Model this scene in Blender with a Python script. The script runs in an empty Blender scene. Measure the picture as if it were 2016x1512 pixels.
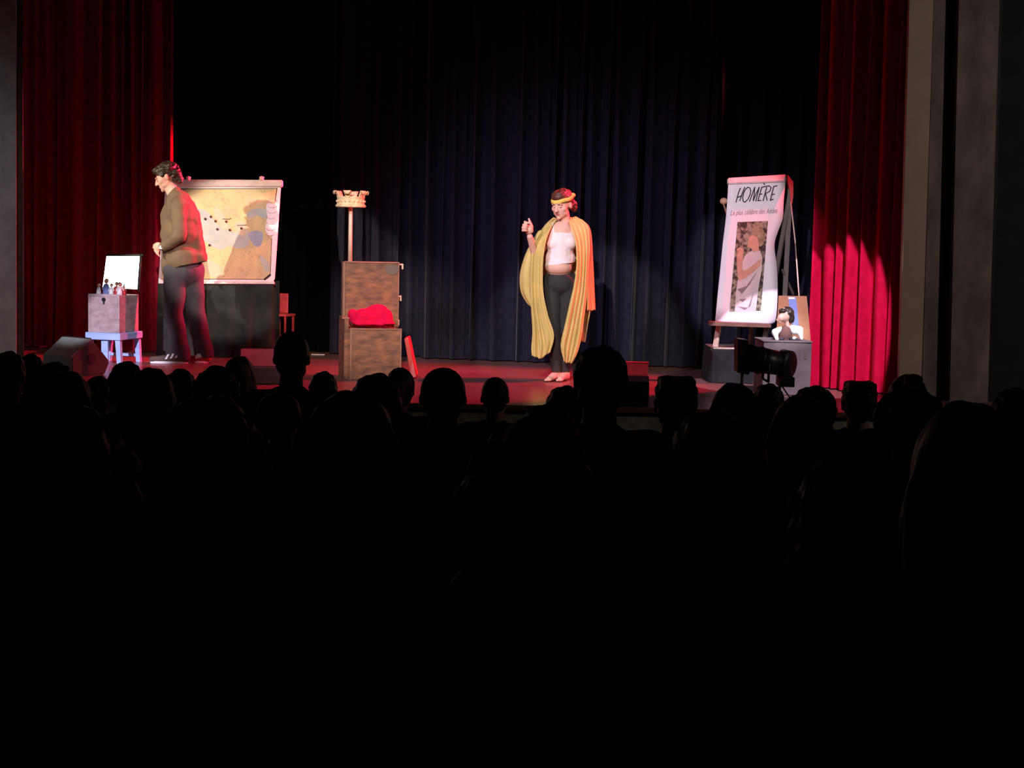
import bpy, bmesh, math, random
from mathutils import Vector, Matrix, noise
random.seed(4)
sin, cos, pi = math.sin, math.cos, math.pi
R = math.radians
S = bpy.context.scene
C = S.collection
# ------------------------------------------------------------------ camera, world, light, exposure
F = 3000.0
PITCH, ROLL = R(5.3), 0.022
CAM = Vector((0, 0, 2.18))
SZ = 1.0                                     # stage floor height
fw = Vector((0, cos(PITCH), -sin(PITCH)))
r0 = Vector((1, 0, 0)); u0 = r0.cross(fw)
rt = r0*cos(ROLL) + u0*sin(ROLL)
up = -r0*sin(ROLL) + u0*cos(ROLL)
cd = bpy.data.cameras.new('camera'); cam = bpy.data.objects.new('camera', cd); C.objects.link(cam)
cd.sensor_width = 36; cd.lens = 36*F/2016; cd.clip_end = 200
cam.matrix_world = Matrix(((rt.x, up.x, -fw.x, CAM.x), (rt.y, up.y, -fw.y, CAM.y), (rt.z, up.z, -fw.z, CAM.z), (0, 0, 0, 1)))
S.camera = cam
w = bpy.data.worlds.new('world'); S.world = w; w.use_nodes = True
w.node_tree.nodes['Background'].inputs[0].default_value = (0.3, 0.4, 0.5, 1)
w.node_tree.nodes['Background'].inputs[1].default_value = 0.003
S.view_settings.view_transform = 'Standard'; S.view_settings.look = 'None'
S.view_settings.exposure = 0; S.view_settings.gamma = 1
try: S.view_settings.use_curve_mapping = False
except Exception: pass

def ray(px, py): return fw + rt*((px-1008)/F) + up*((756-py)/F)
def P(px, py, Y):
    d = ray(px, py); return CAM + d*(Y/d.y)
def G(px, py, z=SZ):
    d = ray(px, py); return CAM + d*((z-CAM.z)/d.z)
def PZ(px, z, Y, py=600):                    # x from a pixel column, height z above the stage
    p = P(px, py, Y); return Vector((p.x, Y, SZ+z))

def spot(name, loc, tgt, power, col, angle, blend=0.15, size=0.05):
    l = bpy.data.lights.new(name, 'SPOT'); o = bpy.data.objects.new(name, l); C.objects.link(o)
    l.energy = power; l.color = col; l.spot_size = R(angle); l.spot_blend = blend; l.shadow_soft_size = size
    o.location = loc
    o.rotation_euler = (Vector(tgt)-Vector(loc)).to_track_quat('-Z', 'Y').to_euler()
    return o
WHITE = (1.0, 0.84, 0.92); WARM = (1.0, 0.80, 0.62); COOL = (0.62, 0.68, 1.0); RED = (1.0, 0.03, 0.09)
wx = P(1100, 560, 13.16)
spot('key_spot_woman', (-1.6, 1.0, 6.6), wx, 6200, (1.0, 0.86, 0.76), 8.5, 0.35)
spot('side_spot_map', (-7.2, 9.2, 4.6), P(455, 465, 14.7), 2800, (1.0, 0.86, 0.66), 11.5, 0.3)
spot('front_spot_man', (-0.6, 0.6, 5.6), P(450, 500, 14.6), 7200, (1.0, 0.86, 0.82), 6.2, 0.3)
spot('front_spot_crate', (-4.4, 3.0, 5.0), P(226, 650, 13.7), 7500, (0.86, 0.80, 1.0), 4.6, 0.4)
spot('pool_spot_right', (2.6, 8.0, 7.4), P(1562, 698, 12.8), 4000, (0.92, 0.76, 1.0), 11.4, 0.03, 0.02)
spot('poster_spot', (-1.2, 2.0, 5.0), P(1464, 478, 13.4), 4000, (1.0, 0.86, 0.96), 6.8, 0.35)
spot('puppet_spot', (1.2, 2.5, 5.2), P(1549, 640, 12.35), 3600, (0.92, 0.95, 1.0), 2.5, 0.4)
spot('throne_spot', (-0.6, 1.5, 6.0), P(730, 555, 13.0), 6200, WARM, 9.6, 0.75)
spot('backdrop_wash', (-3.4, 7.5, 5.6), P(1150, 700, 15.0), 1500, (0.80, 0.72, 1.0), 36, 1.0, 0.3)
spot('red_side_right', (4.2, 14.6, 4.8), P(560, 560, 13.9), 2600, RED, 34, 0.6)
spot('red_back_left', (-1.2, 15.12, 3.1), P(330, 430, 14.6), 1500, RED, 60, 0.5)
spot('red_back_right', (3.5, 13.75, 5.2), P(1080, 640, 12.9), 2900, RED, 40, 0.6)
spot('red_floor_left', (-0.6, 14.4, 6.2), P(480, 720, 13.4), 500, RED, 38, 0.8)
spot('added_fill_right', (8.4, 8.4, 4.4), P(1850, 480, 12.0), 330, (1.0, 0.84, 0.74), 70, 1.0, 0.4)  # added lamp, stands in for stage light spilling onto the right piers
spot('added_fill_left', (-6.5, 7.5, 4.0), P(-10, 520, 13.6), 260, (0.95, 0.93, 1.0), 34, 1.0, 0.5)  # added lamp, stands in for stage spill on the left pier

# ------------------------------------------------------------------ materials
def mat(name, c1, c2=None, scale=8, rough=0.7, bump=0.0, detail=4, stretch=(1, 1, 1), sheen=0, spec=0.4, metal=0, emit=0, coords='Object', ramp=(0.35, 0.65), trans=0):
    m = bpy.data.materials.new(name); m.use_nodes = True
    nt = m.node_tree; b = nt.nodes['Principled BSDF']
    b.inputs['Roughness'].default_value = rough; b.inputs['Metallic'].default_value = metal
    b.inputs['Specular IOR Level'].default_value = spec
    if sheen:
        b.inputs['Sheen Weight'].default_value = sheen; b.inputs['Sheen Roughness'].default_value = 0.35
        b.inputs['Sheen Tint'].default_value = (*[min(1, x*1.5+0.25) for x in c1], 1)
    tc = nt.nodes.new('ShaderNodeTexCoord'); mp = nt.nodes.new('ShaderNodeMapping'); mp.inputs['Scale'].default_value = stretch
    nz = nt.nodes.new('ShaderNodeTexNoise'); nz.inputs['Scale'].default_value = scale; nz.inputs['Detail'].default_value = detail
    nt.links.new(tc.outputs[coords], mp.inputs[0]); nt.links.new(mp.outputs[0], nz.inputs['Vector'])
    cr = nt.nodes.new('ShaderNodeValToRGB'); cr.color_ramp.elements[0].position = ramp[0]; cr.color_ramp.elements[1].position = ramp[1]
    c2 = c2 or tuple(x*0.75 for x in c1)
    cr.color_ramp.elements[0].color = (*c1, 1); cr.color_ramp.elements[1].color = (*c2, 1)
    nt.links.new(nz.outputs['Fac'], cr.inputs[0]); nt.links.new(cr.outputs[0], b.inputs['Base Color'])
    if emit:
        nt.links.new(cr.outputs[0], b.inputs['Emission Color']); b.inputs['Emission Strength'].default_value = emit
    if bump:
        bp = nt.nodes.new('ShaderNodeBump'); bp.inputs['Strength'].default_value = bump; bp.inputs['Distance'].default_value = 0.01
        nt.links.new(nz.outputs['Fac'], bp.inputs['Height']); nt.links.new(bp.outputs[0], b.inputs['Normal'])
    if trans: b.inputs['Transmission Weight'].default_value = trans
    return m
M = {}
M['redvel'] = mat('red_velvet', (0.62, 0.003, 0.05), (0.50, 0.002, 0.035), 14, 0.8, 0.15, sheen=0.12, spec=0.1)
M['redvel_dim'] = mat('red_velvet_dimmed', (0.24, 0.002, 0.016), (0.18, 0.0015, 0.011), 14, 0.75, 0.15, sheen=0.10, spec=0.12)  # shaded copy of the red velvet, low light put into the colour
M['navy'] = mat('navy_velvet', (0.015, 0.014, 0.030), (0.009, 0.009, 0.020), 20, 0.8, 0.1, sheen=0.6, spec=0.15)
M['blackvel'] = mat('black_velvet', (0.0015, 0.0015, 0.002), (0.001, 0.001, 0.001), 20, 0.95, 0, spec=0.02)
M['stage'] = mat('stage_boards', (0.22, 0.10, 0.085), (0.14, 0.062, 0.055), 3, 0.30, 0.04, 6, (0.6, 14, 1), spec=0.5)
M['nosing'] = mat('stage_nosing', (0.16, 0.07, 0.03), (0.10, 0.04, 0.02), 12, 0.5)
M['plaster'] = mat('grey_plaster', (0.40, 0.37, 0.36), (0.30, 0.28, 0.27), 6, 0.95, 0.2, 8)
M['beige'] = mat('beige_plaster', (0.56, 0.43, 0.34), (0.50, 0.38, 0.31), 5, 0.9, 0.1, 6)
M['mottled'] = mat('mottled_plaster', (0.28, 0.22, 0.21), (0.15, 0.125, 0.12), 5, 0.95, 0.3, 9, (1, 1, 0.5))
M['green'] = mat('dark_green_panel', (0.055, 0.07, 0.062), (0.035, 0.045, 0.04), 8, 0.8)
M['darkwall'] = mat('dark_wall', (0.020, 0.022, 0.021), (0.012, 0.014, 0.013), 6, 0.95, 0.2)
M['carpet'] = mat('carpet', (0.03, 0.01, 0.012), (0.02, 0.008, 0.01), 80, 1.0)
M['fascia'] = mat('stage_fascia', (0.30, 0.27, 0.20), (0.18, 0.16, 0.12), 14, 0.9, 0.2, 8)
M['brownstrip'] = mat('brown_reveal', (0.05, 0.02, 0.014), (0.035, 0.014, 0.01), 6, 0.8)
M['wood'] = mat('worn_brown_wood', (0.26, 0.11, 0.055), (0.10, 0.048, 0.032), 9, 0.6, 0.1, 8, (1, 1, 2.6))
M['woodedge'] = mat('wood_edge', (0.30, 0.15, 0.10), (0.2, 0.1, 0.07), 12, 0.6)
M['patch'] = mat('grey_patch', (0.12, 0.10, 0.085), (0.10, 0.085, 0.075), 12, 0.7)
M['crate'] = mat('crate_pale_wood', (0.40, 0.30, 0.31), (0.27, 0.19, 0.20), 11, 0.8, 0.1, 8, (1, 1, 2))
M['stool'] = mat('pale_blue_paint', (0.36, 0.50, 0.80), (0.26, 0.38, 0.70), 5, 0.6, 0.05, 6, (0.5, 1, 6))
M['screen'] = mat('glowing_screen', (1, 1, 0.97), (0.95, 1, 0.98), 3, 0.5, emit=6.0)
M['black'] = mat('black_plastic', (0.015, 0.015, 0.016), (0.010, 0.010, 0.011), 12, 0.45)
M['blackmetal'] = mat('black_metal', (0.012, 0.012, 0.012), (0.008, 0.008, 0.008), 12, 0.4, spec=0.3)
M['blackcloth'] = mat('black_cloth', (0.035, 0.036, 0.036), (0.02, 0.021, 0.021), 6, 0.95, 0.1, sheen=0.1, spec=0.05)
M['greycloth'] = mat('grey_box_board', (0.17, 0.135, 0.14), (0.12, 0.09, 0.095), 7, 0.9, 0.1)
M['monitor'] = mat('monitor_paint', (0.17, 0.19, 0.17), (0.13, 0.15, 0.135), 10, 0.8)
M['grille'] = mat('monitor_side', (0.06, 0.07, 0.065), (0.045, 0.05, 0.05), 60, 0.8)
M['gold'] = mat('painted_gold', (0.85, 0.70, 0.40), (0.66, 0.46, 0.22), 30, 0.5, 0.2)
M['palewood'] = mat('pale_wood', (0.72, 0.56, 0.44), (0.6, 0.45, 0.34), 14, 0.6, stretch=(1, 1, 0.2))
M['redcloth'] = mat('bright_red_cloth', (0.60, 0.004, 0.055), (0.50, 0.003, 0.04), 10, 0.9, 0.1, sheen=0.1, spec=0.1)
M['redpaint_redlit'] = mat('red_paint_and_red_light', (0.55, 0.05, 0.05), (0.42, 0.03, 0.035), 10, 0.5)
M['paper'] = mat('white_paper', (0.80, 0.74, 0.76), (0.74, 0.68, 0.71), 2, 0.8)
M['frame'] = mat('white_frame', (0.72, 0.60, 0.58), (0.60, 0.50, 0.48), 14, 0.6)
M['land'] = mat('map_land', (0.64, 0.49, 0.24), (0.52, 0.40, 0.24), 7, 0.8, detail=8)
M['bluelit'] = mat('map_blue_light', (0.34, 0.36, 0.46), (0.30, 0.31, 0.40), 9, 0.8)  # bluish light inside the man's shadow, as a colour
M['sea'] = mat('map_sea', (0.46, 0.47, 0.44), (0.37, 0.39, 0.37), 9, 0.8, detail=8)
def contour(m, scale=9, col=(0.22, 0.14, 0.08)):
    nt = m.node_tree; b = nt.nodes['Principled BSDF']; tc = nt.nodes.new('ShaderNodeTexCoord'); nz = nt.nodes.new('ShaderNodeTexNoise'); nz.inputs['Scale'].default_value = scale; nz.inputs['Detail'].default_value = 6
    c = nt.nodes.new('ShaderNodeValToRGB'); e = c.color_ramp.elements; e[0].position = 0.47; e[0].color = (0, 0, 0, 1); e[1].position = 0.485; e[1].color = (0.5, 0.5, 0.5, 1); x = e.new(0.50); x.color = (0, 0, 0, 1)
    mx = nt.nodes.new('ShaderNodeMixRGB'); mx.inputs[2].default_value = (*col, 1); old = b.inputs['Base Color'].links[0].from_socket
    nt.links.new(tc.outputs['Object'], nz.inputs['Vector']); nt.links.new(nz.outputs['Fac'], c.inputs[0]); nt.links.new(c.outputs[0], mx.inputs[0]); nt.links.new(old, mx.inputs[1]); nt.links.new(mx.outputs[0], b.inputs['Base Color'])
contour(M['land'])
M['land2'] = mat('map_pale_land', (0.62, 0.50, 0.34), (0.50, 0.42, 0.32), 12, 0.8, detail=8)
M['ink'] = mat('black_ink', (0.02, 0.015, 0.02), (0.03, 0.02, 0.03), 9, 0.8)
M['greyink'] = mat('grey_ink', (0.33, 0.29, 0.31), (0.27, 0.24, 0.26), 9, 0.8)
M['foliage'] = mat('photo_foliage', (0.03, 0.025, 0.02), (0.30, 0.25, 0.17), 26, 0.8, detail=5, ramp=(0.42, 0.6))
M['robe'] = mat('photo_robe', (0.60, 0.50, 0.48), (0.52, 0.43, 0.42), 9, 0.8)
M['robedark'] = mat('photo_robe_fold', (0.22, 0.16, 0.16), (0.2, 0.15, 0.15), 9, 0.8)
M['pskin'] = mat('photo_skin', (0.60, 0.33, 0.22), (0.45, 0.24, 0.16), 8, 0.8)
M['phair'] = mat('photo_hair', (0.38, 0.30, 0.17), (0.16, 0.10, 0.06), 20, 0.8)
M['skin'] = mat('skin', (0.72, 0.42, 0.33), (0.66, 0.37, 0.29), 8, 0.55, spec=0.3)
M['lips'] = mat('lips', (0.45, 0.12, 0.10), None, 8, 0.5)
M['darkhair'] = mat('dark_hair', (0.045, 0.028, 0.02), (0.018, 0.011, 0.008), 22, 0.45, 0.6, stretch=(1, 1, 0.3))
M['auburn'] = mat('auburn_hair', (0.12, 0.035, 0.025), (0.05, 0.018, 0.014), 22, 0.45, 0.6, stretch=(1, 1, 0.3))
M['jacket'] = mat('brown_jacket_cloth', (0.15, 0.098, 0.058), (0.12, 0.078, 0.047), 10, 0.85, 0.1)
M['trouser'] = mat('charcoal_trousers', (0.055, 0.052, 0.064), (0.04, 0.038, 0.047), 9, 0.85, 0.15)
M['legging'] = mat('black_leggings', (0.025, 0.023, 0.024), (0.018, 0.017, 0.018), 9, 0.8)
M['whitetop'] = mat('white_top', (0.82, 0.70, 0.72), (0.76, 0.64, 0.68), 9, 0.8)
M['cape'] = mat('gold_cloth', (0.62, 0.46, 0.17), (0.52, 0.40, 0.13), 6, 0.7, 0.1, sheen=0.1)
M['band'] = mat('yellow_cloth', (0.80, 0.55, 0.12), (0.7, 0.46, 0.1), 12, 0.7)
M['shoe'] = mat('brown_suede', (0.10, 0.06, 0.05), (0.07, 0.045, 0.04), 12, 0.8)
M['white'] = mat('white_paint', (0.85, 0.82, 0.82), None, 8, 0.5)
M['vest'] = mat('brown_vest', (0.16, 0.075, 0.06), (0.11, 0.05, 0.045), 14, 0.8)
M['bluegrey'] = mat('blue_paint', (0.20, 0.26, 0.55), (0.16, 0.20, 0.45), 5, 0.7)
M['orange'] = mat('orange_board', (0.42, 0.19, 0.08), (0.34, 0.15, 0.07), 6, 0.7)
M['eye'] = mat('eye_white', (0.7, 0.65, 0.62), None, 8, 0.3)

# ------------------------------------------------------------------ mesh helpers
def obj(name, bm, m, parent=None, smooth=True, local=False, label=None):
    me = bpy.data.meshes.new(name)
    if isinstance(bm, bpy.types.Mesh): me = bm; me.name = name
    else: bm.to_mesh(me); bm.free()
    if parent is not None and not local:
        me.transform(parent.matrix_basis.inverted())
        # nested parents: walk up
        g = parent.parent
        while g is not None:
            me.transform(Matrix.Identity(4)); g = g.parent
    me.materials.clear(); me.materials.append(M[m] if isinstance(m, str) else m)
    for p in me.polygons: p.use_smooth = smooth
    o = bpy.data.objects.new(name, me); C.objects.link(o)
    if parent is not None: o.parent = parent
    if label: o['label'] = label
    return o
def tag(o, label, cat, group=None):
    o['label'] = label; o['category'] = cat
    if group: o['group'] = group
    return o
def thing(name, label, cat, loc=(0, 0, 0), rz=0, group=None):
    o = bpy.data.objects.new(name, None); C.objects.link(o)
    o.empty_display_size = 0.1
    o.matrix_basis = Matrix.Translation(Vector(loc)) @ Matrix.Rotation(rz, 4, 'Z')
    return tag(o, label, cat, group)
def sub(name, bm, m, part, smooth=True, local=False, label=None):      # child of a part: mesh parts sit at identity in their thing
    root = part.parent
    o = obj(name, bm, m, None, smooth)
    if not local: o.data.transform(root.matrix_basis.inverted())
    o.parent = part
    if label: o['label'] = label
    return o
def struct(name, bm, m, smooth=False, label=None):
    o = obj(name, bm, m, None, smooth); o['kind'] = 'structure'
    if label: o['label'] = label
    return o
def T(bm, verts, mtx): bmesh.ops.transform(bm, matrix=mtx, verts=verts)
def box(bm, lo, hi, bev=0, mtx=None):
    lo, hi = Vector(lo), Vector(hi)
    g = bmesh.ops.create_cube(bm, size=1.0)
    vs = g['verts']
    T(bm, vs, Matrix.Translation((lo+hi)/2) @ Matrix.Diagonal(((hi-lo).x, (hi-lo).y, (hi-lo).z, 1)))
    if bev:
        es = list({e for v in vs for e in v.link_edges})
        r = bmesh.ops.bevel(bm, geom=es, offset=bev, segments=2, affect='EDGES', profile=0.5)
        vs = list({v for f in r['faces'] for v in f.verts} | {v for v in vs if v.is_valid})
    if mtx is not None: T(bm, vs, mtx)
    return bm
def nb(): return bmesh.new()
def bx(lo, hi, bev=0.0, mtx=None): return box(nb(), lo, hi, bev, mtx)
def ell(bm, c, r, rot=None, seg=20):
    if not hasattr(r, '__len__'): r = (r, r, r)
    g = bmesh.ops.create_uvsphere(bm, u_segments=seg, v_segments=max(8, seg//2+2), radius=1)
    m = Matrix.Translation(Vector(c))
    if rot is not None: m = m @ rot
    T(bm, g['verts'], m @ Matrix.Diagonal((r[0], r[1], r[2], 1)))
    return bm
def cone(bm, a, b, ra, rb, seg=16, caps=True):
    a, b = Vector(a), Vector(b); d = b-a
    g = bmesh.ops.create_cone(bm, cap_ends=caps, segments=seg, radius1=ra, radius2=rb, depth=d.length)
    T(bm, g['verts'], Matrix.Translation((a+b)/2) @ d.to_track_quat('Z', 'Y').to_matrix().to_4x4())
    return bm
def cap(bm, a, b, ra, rb=None, seg=16):       # tapered capsule
    rb = ra if rb is None else rb
    cone(bm, a, b, ra, rb, seg); ell(bm, a, ra, seg=seg); ell(bm, b, rb, seg=seg)
    return bm
def chain(bm, pts, rs, seg=16):
    for i in range(len(pts)-1): cap(bm, pts[i], pts[i+1], rs[i], rs[i+1], seg)
    return bm
def cylz(bm, c, r1, r2, z0, z1, seg=24):
    return cone(bm, (c[0], c[1], z0), (c[0], c[1], z1), r1, r2, seg)
def tube(pts, r, seg=8):
    bm = nb(); chain(bm, [Vector(p) for p in pts], [r]*len(pts), seg); return bm
def remesh(bm, voxel, smooth=4, keep=None, inflate=0, nz=None):
    me = bpy.data.meshes.new('t'); bm.to_mesh(me); bm.free()
    o = bpy.data.objects.new('t', me); C.objects.link(o)
    r = o.modifiers.new('r', 'REMESH'); r.mode = 'VOXEL'; r.voxel_size = voxel; r.adaptivity = 0
    if smooth:
        s = o.modifiers.new('s', 'SMOOTH'); s.factor = 0.5; s.iterations = smooth
    dg = bpy.context.evaluated_depsgraph_get(); dg.update()
    out = bpy.data.meshes.new_from_object(o.evaluated_get(dg), depsgraph=dg)
    bpy.data.objects.remove(o); bpy.data.meshes.remove(me)
    b = nb(); b.from_mesh(out); bpy.data.meshes.remove(out)
    if inflate or nz:
        b.normal_update()
        mv = []
        for v in b.verts:
            k = inflate
            if nz: k += nz[0]*noise.noise(Vector((v.co.x*nz[1], v.co.y*nz[1], v.co.z*nz[2])))
            mv.append(v.co + v.normal*k)
        for v, c in zip(b.verts, mv): v.co = c
    if keep:
        dl = [f for f in b.faces if not keep(f.calc_center_median())]
        bmesh.ops.delete(b, geom=dl, context='FACES')
        for _ in range(8):                       # even out the cut hems
            mv = []
            for v in b.verts:
                if v.is_boundary:
                    nbv = [e.other_vert(v) for e in v.link_edges if e.is_boundary]
                    if len(nbv) == 2: mv.append((v, v.co*0.4+(nbv[0].co+nbv[1].co)*0.3))
            for v, c in mv: v.co = c
    return b
def solid(o, t, off=-1):
    s = o.modifiers.new('thickness', 'SOLIDIFY'); s.thickness = t; s.offset = off; return o
def cr(pts, t):                                # Catmull-Rom through points, t in 0..1
    n = len(pts)-1; x = min(max(t, 0), 1)*n; i = min(int(x), n-1); f = x-i
    p0, p1, p2, p3 = pts[max(i-1, 0)], pts[i], pts[i+1], pts[min(i+2, n)]
    return 0.5*((2*p1) + (p2-p0)*f + (2*p0-5*p1+4*p2-p3)*f*f + (3*p1-p0-3*p2+p3)*f**3)
def loft(bm, L, Rr, nu, nv, folds=0, amp=0, ph=0, sag=0):
    L = [Vector(p) for p in L]; Rr = [Vector(p) for p in Rr]
    g = []
    for j in range(nv+1):
        v = j/nv; a, b = cr(L, v), cr(Rr, v); row = []
        for i in range(nu+1):
            u = i/nu; p = a.lerp(b, u)
            k = amp*(0.25+0.75*v)*(0.75*sin(2*pi*folds*u + ph + 1.6*sin(v*2.3+ph)) + 0.9*noise.noise(Vector((u*folds*1.7+ph, v*1.3, ph)))+0.35*noise.noise(Vector((u*folds*5+ph, v*4, 3)))) * min(1, 6*u+0.15, 6*(1-u)+0.15) if folds else 0
            p = p + Vector((0.35*k, k, -sag*sin(pi*u)*v + (0.25*amp*sin(9*u+ph)*v**6 if folds else 0)))
            row.append(bm.verts.new(p))
        g.append(row)
    for j in range(nv):
        for i in range(nu): bm.faces.new((g[j][i], g[j][i+1], g[j+1][i+1], g[j+1][i]))
    return bm
def prism(pts, vec):                           # polygon of world points pushed along vec
    bm = nb(); vec = Vector(vec)
    a = [bm.verts.new(Vector(p)) for p in pts]; b = [bm.verts.new(Vector(p)+vec) for p in pts]
    bm.faces.new(a); bm.faces.new(list(reversed(b)))
    n = len(pts)
    for i in range(n): bm.faces.new((a[i], b[i], b[(i+1) % n], a[(i+1) % n]))
    bmesh.ops.recalc_face_normals(bm, faces=bm.faces); return bm
def lathe(bm, c, prof, seg=32):
    rings = [[bm.verts.new(Vector(c)+Vector((r*cos(2*pi*k/seg), r*sin(2*pi*k/seg), z))) for k in range(seg)] for r, z in prof]
    for a, b in zip(rings, rings[1:]):
        for k in range(seg): bm.faces.new((a[k], a[(k+1) % seg], b[(k+1) % seg], b[k]))
    return bm
class Plane:                                   # a flat board in the place, fixed by three of its points
    def __init__(s, a, b, c):
        s.a = a; s.n = (b-a).cross(c-a).normalized()
        if s.n.dot(CAM-a) < 0: s.n = -s.n
    def __call__(s, px, py, off=0):
        d = ray(px, py); a = s.a + s.n*off
        return CAM + d*((a-CAM).dot(s.n)/d.dot(s.n))
def decal(pl, pts, off=0.001, th=0.0006):
    return prism([pl(x, y, off) for x, y in pts], -pl.n*th)
def ribbon(bm, pl, pts, wd, off=0.0015):
    for (x0, y0), (x1, y1) in zip(pts, pts[1:]):
        dx, dy = x1-x0, y1-y0; l = math.hypot(dx, dy) or 1; nx, ny = -dy/l*wd/2, dx/l*wd/2; ex, ey = dx/l*wd*0.3, dy/l*wd*0.3
        q = [(x0-ex+nx, y0-ey+ny), (x1+ex+nx, y1+ey+ny), (x1+ex-nx, y1+ey-ny), (x0-ex-nx, y0-ey-ny)]
        bm.faces.new([bm.verts.new(pl(x, y, off)) for x, y in q])
    return bm

# ------------------------------------------------------------------ the setting
bm = bx((-9, 11.05, 0.0), (9, 17.5, SZ-0.001)); struct('floor', bm, 'stage', label='glossy dark wooden stage floor')
struct('trim_1', bx((-9, 11.02, SZ-0.035), (9, 11.05, SZ+0.003), 0.004), 'nosing', label='brown wooden nosing along the stage edge')
struct('wall_front', bx((-9, 11.045, 0.0), (9, 11.06, SZ-0.036)), 'fascia', label='mottled beige front of the stage')
ROWS = [2.0+0.85*k for k in range(9)]
def fl(k): return 0.09*(10-ROWS[k])
bm = nb()
box(bm, (-9, 9.35, -0.2), (9, 11.045, 0.0))
for k, D in enumerate(ROWS): box(bm, (-9, D-0.30 if k else -3, -0.2), (9, D+0.549, fl(k)))
struct('floor', bm, 'carpet', label='dark carpeted steps of the seating')
def pil(name, x0t, x0b, x1t, x1b, Y, m, depth=0.6, top=-150, bot=1050, label=None):   # wall face between two near-vertical edges
    a, b, c, d = P(x0t, 0, Y), P(x0b, 780, Y), P(x1t, 0, Y), P(x1b, 780, Y)
    def ext(p, q, z): return p + (q-p)*((z-p.z)/(q.z-p.z))
    zt, zb = 6.6, 0.0
    pts = [ext(a, b, zb), ext(c, d, zb), ext(c, d, zt), ext(a, b, zt)]
    return struct(name, prism(pts, (0, depth, 0)), m, label=label)
pil('wall_left', -700, -690, 31, 32, 13.55, 'plaster', 0.02, label='grey plaster pier left of the stage')
pil('trim_2', 31, 32, 44, 46, 13.572, 'brownstrip', 0.02, label='brown reveal beside the left curtain')
pil('wall_right', 1791, 1769, 1838, 1813, 12.10, 'beige', 0.06, label='beige pier right of the stage')
pil('trim_3', 1839, 1815, 1862, 1843, 12.115, 'mottled', 0.5, label='mottled narrow pilaster')
pil('trim_4', 1862, 1843, 1889, 1871, 12.16, 'green', 0.4, label='dark green recessed strip')
pil('trim_5', 1868, 1849, 1872, 1853, 12.155, 'black', 0.04)
pil('wall_right', 1888, 1870, 1968, 1945, 12.08, 'mottled', 0.6, label='wide mottled pilaster')
pil('wall_right', 1973, 1951, 2500, 2480, 12.13, 'darkwall', 0.6, label='dark side wall')
pil('trim_6', 1968, 1945, 1974, 1952, 12.12, 'black', 0.3)
struct('wall_back', bx((-9, 17.5, 0), (9, 17.7, 7.5)), 'blackvel')
struct('ceiling', bx((-9, -3, 7.9), (9, 17.7, 8.1)), 'darkwall')
struct('wall_rear', bx((-9, -3.2, 0), (9, -3.0, 8)), 'darkwall')

# ------------------------------------------------------------------ curtains
def curtain(name, A, B, m, folds, amp, label, seed=0, pinch=False, z0=0.01, z1=5.6, hem=0.0, shift_top=0.0, taper=1.0):
    rnd = random.Random(seed)
    A, B = Vector(A), Vector(B); d = (B-A); Lh = d.length; d.normalize(); n = Vector((d.y, -d.x, 0))
    if n.y > 0: n = -n
    ks = [rnd.uniform(0.45, 1.35) for _ in range(int(folds*2)+6)]
    wv = [(rnd.uniform(0.2, 0.6), rnd.uniform(0, 6.3), rnd.uniform(0.5, 1.6)) for _ in range(4)]
    bm = nb(); nu = int(folds*16); nv = 26; g = []
    for j in range(nv+1):
        v = j/nv; z = z1+(z0-z1)*v; row = []
        for i in range(nu+1):
            u = i/nu
            ph = 2*pi*folds*(u + sum(a*sin(u*b*9+p)*0.035 for a, p, b in wv)) + 0.5*sin(v*2.1+u*7+seed)*v
            k = ks[int(max(0, ph/pi)) % len(ks)]
            s = (1-2*abs(sin(ph/2))**0.55) if pinch else math.copysign(abs(sin(ph))**0.75, sin(ph))
            off = amp*(0.55+0.45*v)*k*s + hem*max(0, v-0.8)*5*sin(u*17+seed)*0.5
            uu = u
            px = A + (B-A)*uu + d*(shift_top*(1-v)) + d*(0.35*amp*cos(ph*0.5+v*1.5))
            if taper != 1.0: px = A + (px-A)*(1+(taper-1)*(1-v))
            p = px + n*off; p.z = SZ+z
            row.append(bm.verts.new(p))
        g.append(row)
    for j in range(nv):
        for i in range(nu): bm.faces.new((g[j][i], g[j+1][i], g[j+1][i+1], g[j][i+1]))
    o = obj(name, bm, m); tag(o, label, 'curtain'); return o
def fx(px, Y): return Vector(((P(px, 650, Y)).x, Y, 0))
curtain('stage_curtain', fx(30, 15.8), fx(338, 15.2), 'redvel_dim', 12, 0.085, 'tall red velvet curtain at the left of the stage, dimness in its colour', 3, hem=0.05)
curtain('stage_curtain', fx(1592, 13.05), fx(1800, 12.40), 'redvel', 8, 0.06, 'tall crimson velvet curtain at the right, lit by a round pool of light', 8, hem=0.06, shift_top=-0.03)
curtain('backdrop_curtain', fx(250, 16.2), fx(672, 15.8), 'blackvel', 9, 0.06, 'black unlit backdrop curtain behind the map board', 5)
curtain('backdrop_curtain', fx(650, 15.55), fx(838, 15.4), 'navy', 6, 0.06, 'dim navy backdrop curtain behind the crown on its pole', 6, True)
curtain('backdrop_curtain', fx(830, 15.25), fx(1402, 14.75), 'navy', 19, 0.085, 'wide navy backdrop curtain behind the woman in the gold cape', 12, True)
curtain('backdrop_curtain', fx(1395, 15.0), fx(1720, 15.7), 'navy', 8, 0.06, 'dark navy backdrop curtain behind the HOMÈRE poster', 10, True)

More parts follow.
